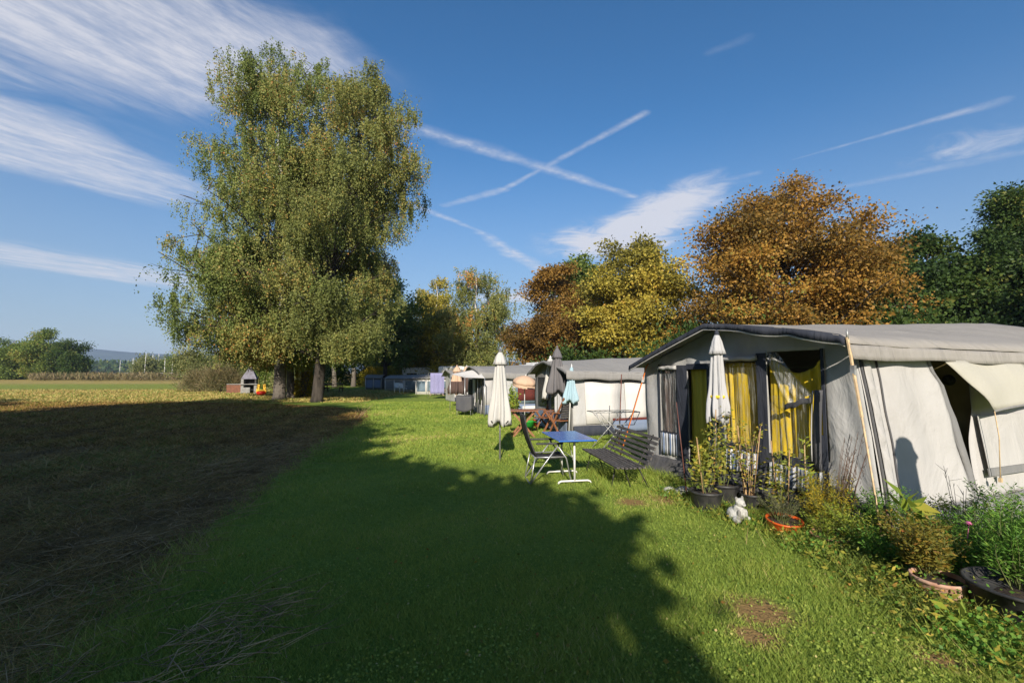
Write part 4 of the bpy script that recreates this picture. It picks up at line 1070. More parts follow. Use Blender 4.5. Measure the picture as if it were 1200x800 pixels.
mb = MB(); mb.tube([(3.15 + 0.05 * (i / 8) ** 2, -0.055, 0.70 + 0.84 * i / 8) for i in range(9)], 0.007, 6); mb.build('hem', M['canvas'], w4)
mb = MB()
for (x0, x1, zb) in ((1.84, 2.39, 0.38), (2.56, 3.28, 0.30)):
    mb.grid(lambda u, v: (x0 + (x1 - x0) * u, -0.045 + 0.014 * math.sin(u * 26) - 0.03 * (1 - v), zb + (0.66 if x0 < 2 else 0.585) * v - zb * v + 0.01 * math.sin(u * 14)), 60, 5)
mb.build('striped_panel', M['stripe'], AW, thick=0.004)
mb = MB(); mb.grid(lambda u, v: (1.60 + 2.28 * u, -0.032 + 0.006 * math.sin(u * 30), 0.26 + (0.20 if u < 0.9 else 0.1) * v), 40, 3); mb.build('base_band', M['canvas_dark'], AW, thick=0.004)
# back walls close the tent
bk = MB()
bk.grid(lambda u, v: (0.0, LEN * u, 1.86 * v), 10, 3); bk.build('rear_wall', M['canvas_mid'], AW, thick=0.006)

# dark caravan at the end of the awning
cv = thing('caravan', 'caravan with a dark roof edge just showing at the right edge above the awning', 'caravan', (2.5, 8.48, 0), RZ)
mb = MB(); mb.box((1.7, LEN + 1.35, 1.42), (4.6, 2.2, 1.9)); mb.build('body', M['white_paint'], cv, bevel=0.12)
mb = MB(); mb.add([(-0.6, LEN + .15, 2.40), (4.05, LEN + .15, 2.38), (4.05, LEN + 2.5, 2.38), (-.6, LEN + 2.5, 2.40), (-.4, LEN + .3, 2.66), (3.5, LEN + .3, 2.66), (3.5, LEN + 2.3, 2.66), (-.4, LEN + 2.3, 2.66)], [(0, 1, 5, 4), (1, 2, 6, 5), (2, 3, 7, 6), (3, 0, 4, 7), (4, 5, 6, 7), (3, 2, 1, 0)]); mb.build('roof', M['navy'], cv)
for y in (LEN + 0.9, LEN + 1.8):
    mb = MB(); mb.tube([(3.7, y, .3), (3.9, y, .3)], .3, 20); mb.build('wheel', M['rubber'], cv)
mb = MB(); mb.box((4.005, LEN + 1.3, 1.75), (.02, 1.2, .55)); mb.build('window', M['glass_dark'], cv)


# ---------------- the awnings behind
def simple_awning(name, label, loc, L, D, prof, wallmat, sidemat, roofmat, rise, skirt='navy', rz=RZ, val=0.22, lean=0.12):
    a = thing(name, label, 'awning', (loc[0], loc[1], 0), rz)
    r = MB(); roof_mesh(r, prof, -0.25, D, rise, 22, 0.05, 8); ro = r.build('roof', M[roofmat], a, thick=0.012)
    xe, ze = prof[-1]
    v = MB(); v.grid(lambda u, w: (xe + 0.02 * w + 0.01 * math.sin(u * 40), -0.25 + (D + .25) * u, ze + 0.01 - 0.05 * math.sin(PI * u) - (val + 0.02 * math.sin(u * 30)) * w), 40, 3); v.build('valance', M[roofmat], ro, thick=0.008)
    f = MB(); V, F = [], []
    for i in range(31):
        x = prof[0][0] + (xe - prof[0][0]) * i / 30; z = interp(x, prof)
        V += [(x, -0.26, z + 0.015), (x, -0.27, z - 0.07 - 0.02 * math.sin(x * 5))]
    for i in range(30): F.append((2 * i, 2 * i + 2, 2 * i + 3, 2 * i + 1))
    f.add(V, F, True); f.build('fascia', M['canvas_mid'], ro, thick=0.01)
    w = MB(); wall_grid(w, lambda x, z: (x - lean * z / 1.6 * max(0, (x - L + 0.5) / 0.5), rnd_wob(x, 2, z, 1.5, 0.04), z), 0, L, 0.0, max(p[1] for p in prof), 0.1, (), lambda x: interp(x, prof) - 0.02)
    w.build('front_wall', M[wallmat], a, thick=0.006)
    s = MB(); s.grid(lambda u, v_: (L - lean * (0.3 + 1.32 * v_) / 1.6 + rnd_wob(1, u * D, v_, 1.5, 0.03), D * u, 0.28 + (ze - 0.32) * v_), 30, 14); sw_ = s.build('side_wall', M[sidemat], a, thick=0.006)
    s = MB(); s.grid(lambda u, v_: (L + 0.03 - 0.02 * v_, D * u, 0.01 + 0.29 * v_), 20, 2); s.build('skirt', M[skirt], sw_, thick=0.006)
    s = MB(); s.grid(lambda u, v_: (0.0, D * u, prof[0][1] * v_), 6, 2); s.build('rear_wall', M['canvas_mid'], a, thick=0.006)
    return a, ro, sw_


def panels(parent, L, ys, z0, z1, mat, lean=0.12, off=0.03, name='panel'):
    for (y0, y1) in ys:
        mb = MB(); mb.grid(lambda u, v: (L - lean * (z0 + (z1 - z0) * v) / 1.6 + off, y0 + (y1 - y0) * u, z0 + (z1 - z0) * v), 3, 3); mb.build(name, M[mat], parent, thick=0.008)


a2, r2, s2 = simple_awning('caravan_awning', 'second awning from the front, with large white side panels above a dark blue band', (0.76, 15.0), 2.58, 5.2,
                           [(-0.05, 1.72), (0.6, 2.02), (1.2, 2.12), (1.9, 1.98), (2.64, 1.80)], 'canvas_mid', 'canvas', 'roof_grey', 0.05)
panels(a2, 2.58, [(0.40, 1.55), (1.72, 2.55), (2.72, 3.6)], 0.34, 1.52, 'canvas_white', name='white_panel')
panels(a2, 2.58, [(0.40, 1.53), (1.72, 2.55)], 1.53, 1.585, 'canvas_dark', off=0.035, name='top_strip')
panels(a2, 2.58, [(1.25, 5.1)], 0.10, 0.40, 'blue_band', off=0.06, name='blue_band')
panels(a2, 2.58, [(1.25, 5.1)], 0.40, 0.47, 'maroon', off=0.055, name='maroon_strip')
for (x0, x1, z0, z1, mt_) in ((0.35, 1.0, 0.75, 1.62, 'glass_dark'), (1.30, 2.0, 0.7, 1.6, 'glass_dark')):
    mb = MB(); mb.box(((x0 + x1) / 2, -0.045, (z0 + z1) / 2), (x1 - x0, .02, z1 - z0)); mb.build('window', M[mt_], a2)
mb = MB(); mb.box((1.15, -0.05, .35), (2.2, .02, .5)); mb.build('blue_panel', M['blue_band'], a2)
# its orange guy strap beside the nearest awning
gs = MB(); p0 = Vector((2.46, 8.35, 1.86)); p1 = Vector((2.02, 8.75, 0.1)); gs.bar(p0, p1, 0.035, 0.014, (1, 0, 0)); gs.tube([p0, p0 + Vector((.04, .02, .05))], .012, 6)
gy = gs.build('tension_strap', M['strap_orange']); tag(gy, 'bright orange tension strap running from the nearest awning eave to the ground behind the bench', 'strap')
mb = MB(); mb.box(p0.lerp(p1, .13), (.05, .035, .10)); mb.build('buckle', M['steel'], gy)
mb = MB(); mb.tube([(2.55, 11.0, 0), (2.70, 11.25, 1.72)], [.014, .012], 8); tag(mb.build('rod', M['redcane']), 'thin reddish rod leaning upright in front of the white awning panels', 'rod')

a3, r3, s3 = simple_awning('caravan_awning', 'third awning, with a white porch sail at its corner and dark blue windows', (-2.05, 21.4), 2.5, 5.5,
                           [(-0.05, 1.62), (0.7, 2.0), (1.1, 2.06), (1.8, 1.96), (2.56, 1.76)], 'canvas_mid', 'canvas', 'roof_grey', 0.03)
panels(a3, 2.5, [(0.02, 0.42), (0.52, 0.95)], 0.3, 1.5, 'canvas_pale', off=0.04, name='pale_panel')
panels(a3, 2.5, [(0.0, 5.4)], 0.05, 0.42, 'blue_band', off=0.05, name='blue_band')
panels(a3, 2.5, [(1.40, 2.50)], 0.45, 1.40, 'blue_window', off=0.05, name='window')
panels(a3, 2.5, [(1.50, 2.38)], 0.58, 1.34, 'maroon', off=0.07, name='curtain')
panels(a3, 2.5, [(1.70, 3.3)], 0.18, 0.34, 'canvas_white', off=0.07, name='white_strip')
for (x0, x1, mt_) in ((0.25, 0.75, 'glass_dark'), (0.95, 1.35, 'canvas_pale'), (1.5, 1.95, 'glass_dark'), (2.05, 2.4, 'glass_dark')):
    mb = MB(); mb.box(((x0 + x1) / 2, -0.05, .98), (x1 - x0, .02, 1.0)); mb.build('window' if 'glass' in mt_ else 'pale_panel', M[mt_], a3)
for x in (0.3, 0.8, 1.3, 1.8, 2.3):
    mb = MB(); mb.tube([(x, -.09, 0), (x + .03, -.06, .62)], .02, 6); mb.build('skirt_pole', M['canvas_pale'], a3)
# the porch sail: a pale awning cloth on two poles, left of the third awning
sl = thing('sun_sail', 'small white porch sail stretched out to the left of the third awning', 'sail', (-1.6, 19.8, 0))
mb = MB()
C4 = [Vector((-1.24, 1.2, 1.70)), Vector((0.13, -0.2, 1.93)), Vector((0.50, -1.4, 1.55)), Vector((-0.36, -0.8, 1.57))]
mb.grid(lambda u, v: (lambda p: p - Vector((0, 0, 0.03 * math.sin(PI * u) * math.sin(PI * v))))(C4[0].lerp(C4[1], u).lerp(C4[3].lerp(C4[2], u), v)), 10, 10); mb.build('cloth', M['canvas_white'], sl, thick=0.01)
for p in C4:
    mb = MB(); mb.tube([(p.x, p.y, 0), (p.x, p.y, p.z + .03)], .016, 8); mb.build('pole', M['alu'], sl)
# white caravan roof behind the third awning
cv2 = thing('caravan', 'white caravan roof showing above the ridge of the third awning', 'caravan', (1.6, 24.6, 0), RZ)
mb = MB(); mb.box((0, 0, 1.35), (2.4, 2.1, 1.7)); mb.build('body', M['white_paint'], cv2, bevel=0.15)
mb = MB(); mb.box((0.1, 0, 2.25), (1.5, 1.3, .12)); mb.build('roof_hatch', M['white_plastic'], cv2, bevel=0.03)
mb = MB(); mb.tube([(0, -1.0, .3), (0, -.8, .3)], .3, 18); mb.build('wheel', M['rubber'], cv2)

a4, r4, s4 = simple_awning('caravan_awning', 'fourth awning, pale and half hidden behind the two closed brown tipped parasols', (-4.3, 29.6), 2.4, 4.2,
                           [(-0.05, 1.55), (0.7, 1.9), (1.1, 1.95), (2.46, 1.7)], 'canvas', 'canvas_pale', 'roof_grey', 0.02)
hc = MB(); hc.grid(lambda u, v: (0.95 * (u - .5), 0.05 * math.sin(u * 11) + .03 * math.sin(v * 5), 0.35 + 1.40 * v), 18, 8)
hc2 = hc.build('hanging_cloth', M['lavender_cloth'], None, thick=0.01, loc=(-5.1, 31.2, 0)); tag(hc2, 'lavender cloth hung on a line between the far blue tent and the pale awning', 'cloth')
mb = MB(); mb.tube([(-.62, 0.02, 0), (-.62, 0.02, 1.78), (.62, 0.02, 1.78), (.62, .02, 0)], .018, 6); mb.build('rail', M['alu'], hc2)


def far_tent(label, x, y, w, d_, h, rz, wall, win_, roof_):
    a = thing('tent', label, 'tent', (x, y, 0), rz, 'tents at the far end of the row')
    mb = MB(); mb.grid(lambda u, v: (w * (u - .5), rnd_wob(u * 5, y, v, 2, .05), h * .82 * v), 10, 3); mb.build('front_wall', M[wall], a, thick=.01)
    for s_ in (-1, 1):
        mb = MB(); mb.grid(lambda u, v: (s_ * w / 2, d_ * u, h * .82 * v), 4, 3); mb.build('side_wall', M[wall], a, thick=.01)
    mb = MB(); mb.grid(lambda u, v: ((w + .2) * (u - .5), -0.2 + (d_ + .2) * v, h * .80 + (h * .22) * math.sin(min(1, v * 1.3) * PI / 2) + rnd_wob(u * 4, y, v, 1, .04)), 10, 8); mb.build('roof', M[roof_], a, thick=.02)
    k = max(2, int(w / 0.8))
    for i in range(k):
        x0 = -w / 2 + w * (i + .10) / k; x1 = -w / 2 + w * (i + .90) / k
        mb = MB(); mb.box(((x0 + x1) / 2, -.06, h * .42), (x1 - x0, .02, h * .52)); mb.build('window', M[win_], a)
    for i in range(k + 1):
        mb = MB(); mb.tube([(-w / 2 + w * i / k, -.09, 0), (-w / 2 + w * i / k, -.09, h * .8)], .03, 6); mb.build('pole', M['white_paint'], a)


far_tent('far tent with a grey roof and broad blue windows, nearest of the far row', -6.6, 37.5, 2.6, 2.4, 1.62, R(-6), 'canvas_white', 'blue_window', 'roof_grey')
far_tent('pale far tent with blue trim, next along from the tent with broad blue windows', -8.6, 41.5, 2.4, 2.2, 1.55, R(-8), 'canvas_pale', 'blue_window', 'roof_grey')
far_tent('small pale far tent with grey windows beside the alder trunk', -11.0, 44.5, 2.8, 2.2, 1.5, R(-8), 'canvas', 'canvas_mid', 'roof_grey')
far_tent('last dark grey tent, left of the alder trunk', -14.4, 47.5, 1.6, 2, 1.55, R(5), 'canvas_mid', 'blue_band', 'roof_grey')
for i, (x, y, w, h, lab, cm) in enumerate([(-5.4, 47, 4.6, 2.5, 'white caravan parked behind the far tents', 'white_paint'), (-10.0, 50.5, 4.4, 2.4, 'white caravan half hidden under the yellow green tree', 'white_paint')]):
    c_ = thing('caravan', lab, 'caravan', (x, y, 0), R(8 * (i - 1)))
    mb = MB(); mb.box((0, 1, h / 2 + .15), (w, 2, h - .35)); mb.build('body', M[cm], c_, bevel=.18)
    for k in (-1, 1):
        mb = MB(); mb.box((k * w * .25, -.008, h * .62), (w * .26, .02, .5)); mb.build('window', M['glass_dark'], c_)
    mb = MB(); mb.tube([(0, 0.02, .3), (0, .2, .3)], .3, 18); mb.build('wheel', M['rubber'], c_)


# ================================================================== PARASOLS
def parasol(label, x, y, H, z0, r0, mat, top=0.30, rtop=0.10, lean=(0, 0), fringe=None, polemat='alu', name='parasol', group='closed parasols', folds=8, droop=None, tip='black_plastic', rtip=0.035, rz=0.0, capflare=1.35):
    """a closed parasol: pole, the folded canopy with its pleats, the vent cap and the finial"""
    p = thing(name, label, 'parasol', (x, y, 0), rz, group)
    lx, ly = lean
    def at(z): return (lx * z / H, ly * z / H)
    mb = MB(); mb.tube([(0, 0, 0), (lx, ly, H * 0.99)], [0.019, 0.017], 10); mb.build('pole', M[polemat], p)
    ph = random.Random(label).uniform(0, 6)

    def fold(w, z):
        k = min(1, max(0, (H - top - z) / (H - top - z0)))
        return (0.10 + 0.20 * k) * math.sin(folds * w + ph + 0.5 * math.sin(z * 4)) + 0.06 * math.sin(3 * w + z * 3)
    prof = []
    n = 14
    for i in range(n + 1):
        k = i / n; z = z0 + (H - top * 0.75 - z0) * k
        prof.append((r0 * (1 - k) ** 0.9 + rtop * 0.72 * k + 0.012 * math.sin(k * 9) * (1 - k), z))
    mb = MB(); V0 = len(mb.V)
    prof = [(prof[0][0] * 0.55, z0 + 0.03)] + prof
    mb.lathe(prof, 64, fold=fold)
    V = []
    for v in mb.V:
        zz = v[2]
        if zz < z0 + 0.16: zz -= 0.055 * (math.sin(folds * 0.5 * math.atan2(v[1], v[0]) + ph) + 0.4)
        o = at(zz); V.append((v[0] + o[0], v[1] + o[1], zz))
    mb.V = V
    can = mb.build('canopy', M[mat], p, thick=0.004)
    mb = MB()
    mb.lathe([(rtop * capflare, H - top), (rtop * 1.1, H - top * .8), (rtop * .8, H - top * 0.45), (rtip, H - 0.06), (rtip * .8, H - .05)], 40, fold=lambda w, z: 0.10 * math.sin(8 * w + 1) * min(1, (H - z) / top))
    mb.V = [(v[0] + at(v[2])[0], v[1] + at(v[2])[1], v[2]) for v in mb.V]
    mb.build('vent_cap', M[mat], can, thick=0.004)
    mb = MB(); mb.lathe([(rtip * .9, H - .06), (rtip, H - .03), (rtip * .7, H), (0.008, H + .025)], 14); mb.V = [(v[0] + lx, v[1] + ly, v[2]) for v in mb.V]
    mb.build('finial', M[tip], p)
    if fringe:
        mb = MB(); n = 10
        mb.lathe([(prof[1][0] * 1.04 + 0.01, z0 - 0.02), (prof[1][0] * 1.05 + .01, z0 + .2), (interp(0.5, [(0, prof[1][0]), (1, rtop)]) * 1.10, z0 + (H - z0) * fringe)], 48, fold=fold)
        mb.build('dark_panel', M['par_brown'], can, thick=0.004)
    return p, can


pw, cw = parasol('tall closed white parasol standing alone on the lawn left of the blue table', -0.24, 9.14, 2.22, 0.76, 0.19, 'par_white', top=0.30, rtop=0.105, tip='par_grey', polemat='steel', rtip=0.035, capflare=1.3)
mb = MB()
for k in range(8):
    a_ = k * PI / 4; mb.bar((math.cos(a_) * .17, math.sin(a_) * .17, .76), (math.cos(a_) * .235, math.sin(a_) * .235, .82), .02, .012)
mb.build('rib_ends', M['black_plastic'], cw)
pg_, cg = parasol('closed charcoal grey parasol, the tallest of the group by the second awning', 1.30, 13.1, 2.52, 1.22, 0.27, 'par_grey', top=0.34, rtop=0.115, tip='par_grey', polemat='alu', lean=(0.0, 0))
mb = MB(); mb.grid(lambda u, v: ((u - .5) * .20 + .02, .015 * math.sin(u * 9), .62 + .62 * v), 12, 6); mb.build('hanging_bag', M['par_pale'], pg_, thick=.01)
parasol('slender closed white parasol behind the charcoal grey one', 1.07, 14.1, 2.26, 1.0, 0.16, 'par_white', top=0.2, rtop=0.085, tip='white_plastic', polemat='black_metal', lean=(0.12, 0))
parasol('small closed light blue beach parasol by the wooden chair', 1.55, 12.6, 1.98, 0.98, 0.185, 'par_blue', top=0.2, rtop=0.05, tip='white_plastic', polemat='white_paint', rtip=0.012, lean=(0.1, 0), capflare=1.0)
pm_, cm_ = parasol('closed pale grey parasol tied in the middle, in front of the yellow curtained windows', 2.87, 6.45, 2.34, 1.12, 0.125, 'par_pale', top=0.32, rtop=0.085, tip='navy', polemat='navy', lean=(0.05, 0.02))
mb = MB(); mb.lathe([(.112, 1.40), (.118, 1.42), (.112, 1.44)], 20); mb.V = [(v[0] + .03, v[1] + .012, v[2]) for v in mb.V]; mb.build('tie', M['tie_yellow'], cm_)
parasol('closed parasol with a peach top and dark brown lower half, left of the porch sail', -2.85, 23.6, 2.15, 0.72, 0.36, 'par_peach', top=0.34, rtop=0.17, fringe=0.42, tip='par_peach', name='parasol')
parasol('closed dusky parasol with brown lower half, right behind the peach topped one', -2.45, 24.6, 2.16, 0.76, 0.34, 'par_peach', top=0.34, rtop=0.15, fringe=0.62, tip='par_pale')
parasol('closed grey parasol outside the picture, casting the shadow on the pale wall', 4.22, 2.35, 2.38, 0.25, 0.26, 'par_grey', top=0.22, rtop=0.16, tip='par_grey', group=None, rtip=0.12, capflare=0.7)  # unseen stand-in, its parasol shape made up to cast the wall shadow

# the open tilted beach parasol, peach with a dark red fringe
bp_ = thing('beach_parasol', 'open peach beach parasol tilted towards the lawn, with a short fringe', 'parasol', (0.45, 16.3, 0))
tl = Matrix.Rotation(R(9), 3, 'X') @ Matrix.Rotation(R(7), 3, 'Y')
hub = Vector((0, 0.05, 1.37))
mb = MB(); mb.lathe([(0.43, 0.0), (0.40, 0.10), (0.31, 0.19), (0.16, 0.26), (0.02, 0.29)], 40, c=hub, tilt=tl, fold=lambda w, z: 0.03 * math.cos(8 * w)); cn = mb.build('canopy', M['par_peach'], bp_, thick=.006)
mb = MB()
V, F = [], []
for k in range(41):
    w = 2 * PI * k / 40; p = tl @ Vector((0.432 * math.cos(w), 0.432 * math.sin(w), 0.0)) + hub
    V += [p, p + Vector((0, 0, -.09 - .02 * (k % 2)))]
for k in range(40): F.append((2 * k, 2 * k + 2, 2 * k + 3, 2 * k + 1))
mb.add(V, F); mb.build('fringe', M['par_peach'], cn, thick=.004)
mb = MB(); mb.tube([(0, .05, 0), (0, .05, 1.3), hub + tl @ Vector((0, 0, .33))], .016, 8); mb.build('pole', M['white_paint'], bp_)

# ================================================================== FURNITURE ON THE LAWN
# blue topped camping table
tb = thing('camping_table', 'camping table with a glossy blue top on two white T shaped legs', 'table', (0.93, 7.70, 0), R(10))
mb = MB(); mb.box((0, 0, .70), (.62, 1.12, .022)); tt = mb.build('tabletop', M['blue_top'], tb, bevel=.008)
mb = MB(); mb.box((0, 0, .683), (.54, 1.0, .014)); mb.build('underframe', M['black_plastic'], tt)
for s_ in (-1, 1):
    mb = MB(); y = s_ * .36
    mb.tube([(0, y, .68), (0, y, .05)], .017, 10)
    mb.tube([(-.27, y, .012), (-.255, y, .035), (-.22, y, .05), (.22, y, .05), (.255, y, .035), (.27, y, .012)], .015, 8); mb.box((0, y, .665), (.12, .05, .03)); mb.build('leg', M['white_paint'], tb)
mb = MB(); mb.tube([(0, -.36, .40), (0, .36, .40)], .008, 6); mb.tube([(0, -.34, .30), (0, -.05, .66)], .006, 6); mb.build('stretcher', M['alu'], tb)

# black folding chair
ch = thing('folding_chair', 'black high backed folding chair with aluminium legs drawn up to the blue table', 'chair', (0.58, 7.56, 0), R(-82))
mb = MB(); mb.grid(lambda u, v: (.44 * (u - .5), .24 - .48 * v, .42 - .025 * math.sin(PI * v) - .012 * math.sin(PI * u)), 8, 8); mb.build('seat', M['black_mesh'], ch, thick=.012)


def backp(v, dx=0, dy=0): return Vector((dx, -.22 - .20 * v - .03 * math.sin(PI * v) + dy, .42 + .66 * v))


mb = MB(); mb.grid(lambda u, v: backp(v, .42 * (u - .5), -.02 * math.sin(PI * u)), 8, 12); bk_ = mb.build('backrest', M['black_mesh'], ch, thick=.012)
mb = MB(); mb.tube([backp(0, -.225)] + [backp(i / 8, -.225) for i in range(1, 8)] + [backp(.97, -.20), backp(1.0, -.15), backp(1.0, .15), backp(.97, .20)] + [backp(1 - i / 8, .225) for i in range(1, 9)], .013, 8); mb.build('back_frame', M['black_plastic'], bk_)
mb = MB(); mb.box(backp(.93) + Vector((0, .02, 0)), (.30, .03, .09), rx=.25); mb.build('headrest', M['black_mesh'], bk_, bevel=.01)
mb = MB(); mb.tube([(-.23, -.25, .42), (-.23, .25, .42), (.23, .25, .42), (.23, -.25, .42), (-.23, -.25, .42)], .012, 8); mb.build('seat_frame', M['alu'], ch)
for s_ in (-1, 1):
    x = .255 * s_
    mb = MB(); mb.tube([(x, .13, .62), (x, -.12, .30), (x, -.33, .015)], .012, 8); mb.build('rear_leg', M['alu'], ch)
    mb = MB(); mb.tube([(x, .10, .62), (x, .25, .40), (x, .33, .015)], .012, 8); mb.build('front_leg', M['alu'], ch)
    mb = MB(); mb.box((x, -.02, .635), (.045, .44, .028)); mb.build('armrest', M['black_plastic'], ch, bevel=.01)
mb = MB(); mb.tube([(-.255, -.33, .015), (.255, -.33, .015)], .012, 8); mb.tube([(-.23, -.25, .42), (-.255, -.33, .02)], .010, 8); mb.tube([(.23, -.25, .42), (.255, -.33, .02)], .010, 8); mb.build('base_bar', M['alu'], ch)

# slatted bench
bn = thing('garden_bench', 'weathered black slatted bench in front of the nearest awning', 'bench', (1.27, 8.42, 0), R(-81.7))
rb = random.Random(3)
for k in range(7):
    mb = MB(); mb.box((.86, .03 + .065 * k, .372 - .012 * math.sin(k * .5)), (1.72 + rb.uniform(-.03, .03), .045, .026), rz=rb.uniform(-.004, .004)); mb.build('seat_slat', M['old_wood'], bn, bevel=.004)
for k in range(6):
    mb = MB(); mb.box((.86, .50 + .035 * k, .42 + .07 * k), (1.70 + rb.uniform(-.04, .04), .022, .048), rx=-.45, rz=rb.uniform(-.006, .006)); mb.build('back_slat', M['old_wood'], bn, bevel=.004)
for x in (.22, 1.42):
    mb = MB(); mb.tube([(x, .04, .352), (x, .46, .352), (x, .72, .80)], .011, 8); mb.tube([(x, .10, .35), (x, .02, 0)], .010, 8); mb.tube([(x, .22, .35), (x, .34, 0)], .009, 8); mb.tube([(x, .44, .35), (x, .62, .0)], .010, 8); mb.build('iron_frame', M['black_metal'], bn)

# wooden folding table with crossed legs
wt = thing('folding_table', 'orange wooden folding table with crossed legs behind the white parasol', 'table', (0.30, 12.75, 0), R(4))
for k in range(7):
    mb = MB(); mb.box((0, -.30 + .1 * k, .72), (.80, .09, .022)); mb.build('slat', M['orange_wood'], wt, bevel=.003)
for y in (-.24, .24):
    mb = MB(); mb.bar((-.31, y, 0), (.30, y, .70), .03, .05); mb.bar((.31, y + .035, 0), (-.30, y + .035, .70), .03, .05); mb.build('crossed_leg', M['orange_wood'], wt)
mb = MB(); mb.bar((0, -.24, .36), (0, .26, .36), .03, .03); mb.build('stretcher', M['orange_wood'], wt)


def wood_chair(label, x, y, rz, mat, backmat):
    c = thing('wooden_chair', label, 'chair', (x, y, 0), rz, 'wooden chairs by the second awning')
    for k in range(6):
        mb = MB(); mb.box((0, -.2 + .08 * k, .43), (.44, .06, .02)); mb.build('seat_slat', M[mat], c)
    for k in range(8):
        mb = MB(); mb.box((0, -.24 - .022 * k, .52 + .068 * k), (.40, .016, .045), rx=.3); mb.build('back_slat', M[backmat], c)
    for s_ in (-1, 1):
        mb = MB(); mb.bar((.22 * s_, .26, 0), (.22 * s_, -.42, 1.07), .028, .045); mb.build('back_leg', M[mat], c)
        mb = MB(); mb.bar((.25 * s_, -.30, 0), (.25 * s_, .22, .64), .028, .045); mb.bar((.25 * s_, .27, .65), (.25 * s_, -.26, .65), .05, .024); mb.build('arm_leg', M[mat], c)
    return c


wood_chair('reddish wooden folding chair with a dark slatted back by the charcoal parasol', 1.36, 12.95, R(35), 'orange_wood', 'old_wood')
wood_chair('reddish wooden chair turned away, farther back beside the second awning', 1.02, 13.75, R(120), 'orange_wood', 'orange_wood')
bk2 = thing('basin', 'green plastic basin on the grass behind the wooden table', 'basin', (0.52, 14.6, 0))
mb = MB(); mb.lathe([(.14, 0), (.20, .22), (.215, .23), (.19, .22), (.13, .02)], 24); mb.build('bowl', M['green_plastic'], bk2)
for s_ in (-1, 1):
    mb = MB(); mb.tube([(s_ * .2, -.05, .21), (s_ * .25, -.04, .2), (s_ * .25, .04, .2), (s_ * .2, .05, .21)], .01, 6); mb.build('handle', M['green_plastic'], bk2)
op = thing('flower_pot', 'orange flower pot with low flowers behind the black folding chair', 'pot', (0.86, 14.9, 0))
mb = MB(); mb.lathe([(.12, 0), (.18, .24), (.195, .26), (.16, .25)], 24); mb.build('pot', M['orange_plastic'], op)
rg = np.random.default_rng(61); n_ = 240; leaf_object('plant', rg.normal(0, .08, (n_, 3)) + np.array([0, 0, .32]), rg.normal(0, 1, (n_, 3)), rg.uniform(.04, .09, n_), .6, M['leaf_gold'], op, rg)
bush('flowering_shrub', 'narrow leafy plant against the window of the third awning', 'plant', 0.05, 18.9, .22, .2, 1.1, 700, .09, 'leaf_lime', 351, ratio=.6)

# clothes drying rack
dr = thing('drying_rack', 'winged wire clothes rack standing in front of the white awning panels', 'clothes rack', (2.34, 10.7, 0), R(12))
mb = MB()
for k in range(9): mb.tube([(-.50 + .125 * k, -.28, .86), (-.50 + .125 * k, .28, .86)], .005, 5)
mb.tube([(-.52, -.28, .86), (.55, -.28, .86), (.55, .28, .86), (-.52, .28, .86), (-.52, -.28, .86)], .010, 6); mb.build('top_frame', M['steel'], dr)
mb = MB()
mb.tube([(-.52, -.28, .86), (-.40, -.30, .58), (.40, -.30, .58), (.55, -.28, .86)], .009, 6)
for k in range(5): mb.tube([(-.42 + .2 * k, -.28, .86), (-.32 + .18 * k, -.30, .58)], .005, 5)
mb.build('wing', M['steel'], dr)
for s_ in (-1, 1):
    mb = MB(); mb.tube([(-.42, .26 * s_, 0), (.42, .26 * s_, .86)], .010, 6); mb.tube([(.42, .26 * s_, 0), (-.42, .26 * s_, .86)], .010, 6); mb.build('crossed_leg', M['steel'], dr)

# covered chair by the third awning
cc = thing('covered_chair', 'folded lounge chair under a dark grey cover at the corner of the porch sail', 'chair', (-1.95, 18.9, 0), R(-8))
mb = MB(); mb.grid(lambda u, v: (.34 * math.copysign(min(1, abs(math.cos(u * 2 * PI)) * 1.35), math.cos(u * 2 * PI)) * (1 + .04 * math.sin(u * 40)), .20 * math.copysign(min(1, abs(math.sin(u * 2 * PI)) * 1.35), math.sin(u * 2 * PI)), .22 + .60 * v - .05 * math.sin(u * 6 * PI) * (1 - v)), 48, 8)
mb.grid(lambda u, v: (.34 * (2 * u - 1), .2 * (2 * v - 1), .82 + .05 * math.sin(PI * u)), 8, 4); mb.build('cover', M['canvas_dark'], cc, thick=.006)
for sx in (-1, 1):
    for sy in (-1, 1):
        mb = MB(); mb.tube([(.29 * sx, .16 * sy, 0), (.27 * sx, .14 * sy, .4)], .014, 6); mb.build('leg', M['alu'], cc)
for sx in (-1, 1):
    mb = MB(); mb.tube([(.30 * sx, .2, .05), (.34 * sx, .22, .75), (.3 * sx, .3, .9)], .014, 6); mb.build('side_tube', M['alu'], cc)


def picnic_table(label, x, y, rz, mat='grey_wood', group='timber picnic tables', s=1.0):
    p = thing('picnic_table', label, 'picnic table', (x, y, 0), rz, group)
    for k in range(5):
        mb = MB(); mb.box((0, (-.30 + .15 * k) * s, .73 * s), (1.8 * s, .14 * s, .04)); mb.build('top_plank', M[mat], p)
    for s_ in (-1, 1):
        mb = MB(); mb.box((0, .68 * s_ * s, .45 * s), (1.8 * s, .26 * s, .045)); mb.build('bench_plank', M[mat], p)
        mb = MB(); x = .66 * s_ * s
        mb.bar((x, -.70 * s, 0), (x, -.26 * s, .71 * s), .05, .10); mb.bar((x, .70 * s, 0), (x, .26 * s, .71 * s), .05, .10); mb.bar((x + .05, -.76 * s, .40 * s), (x + .05, .76 * s, .40 * s), .05, .09); mb.build('trestle', M[mat], p)
    return p


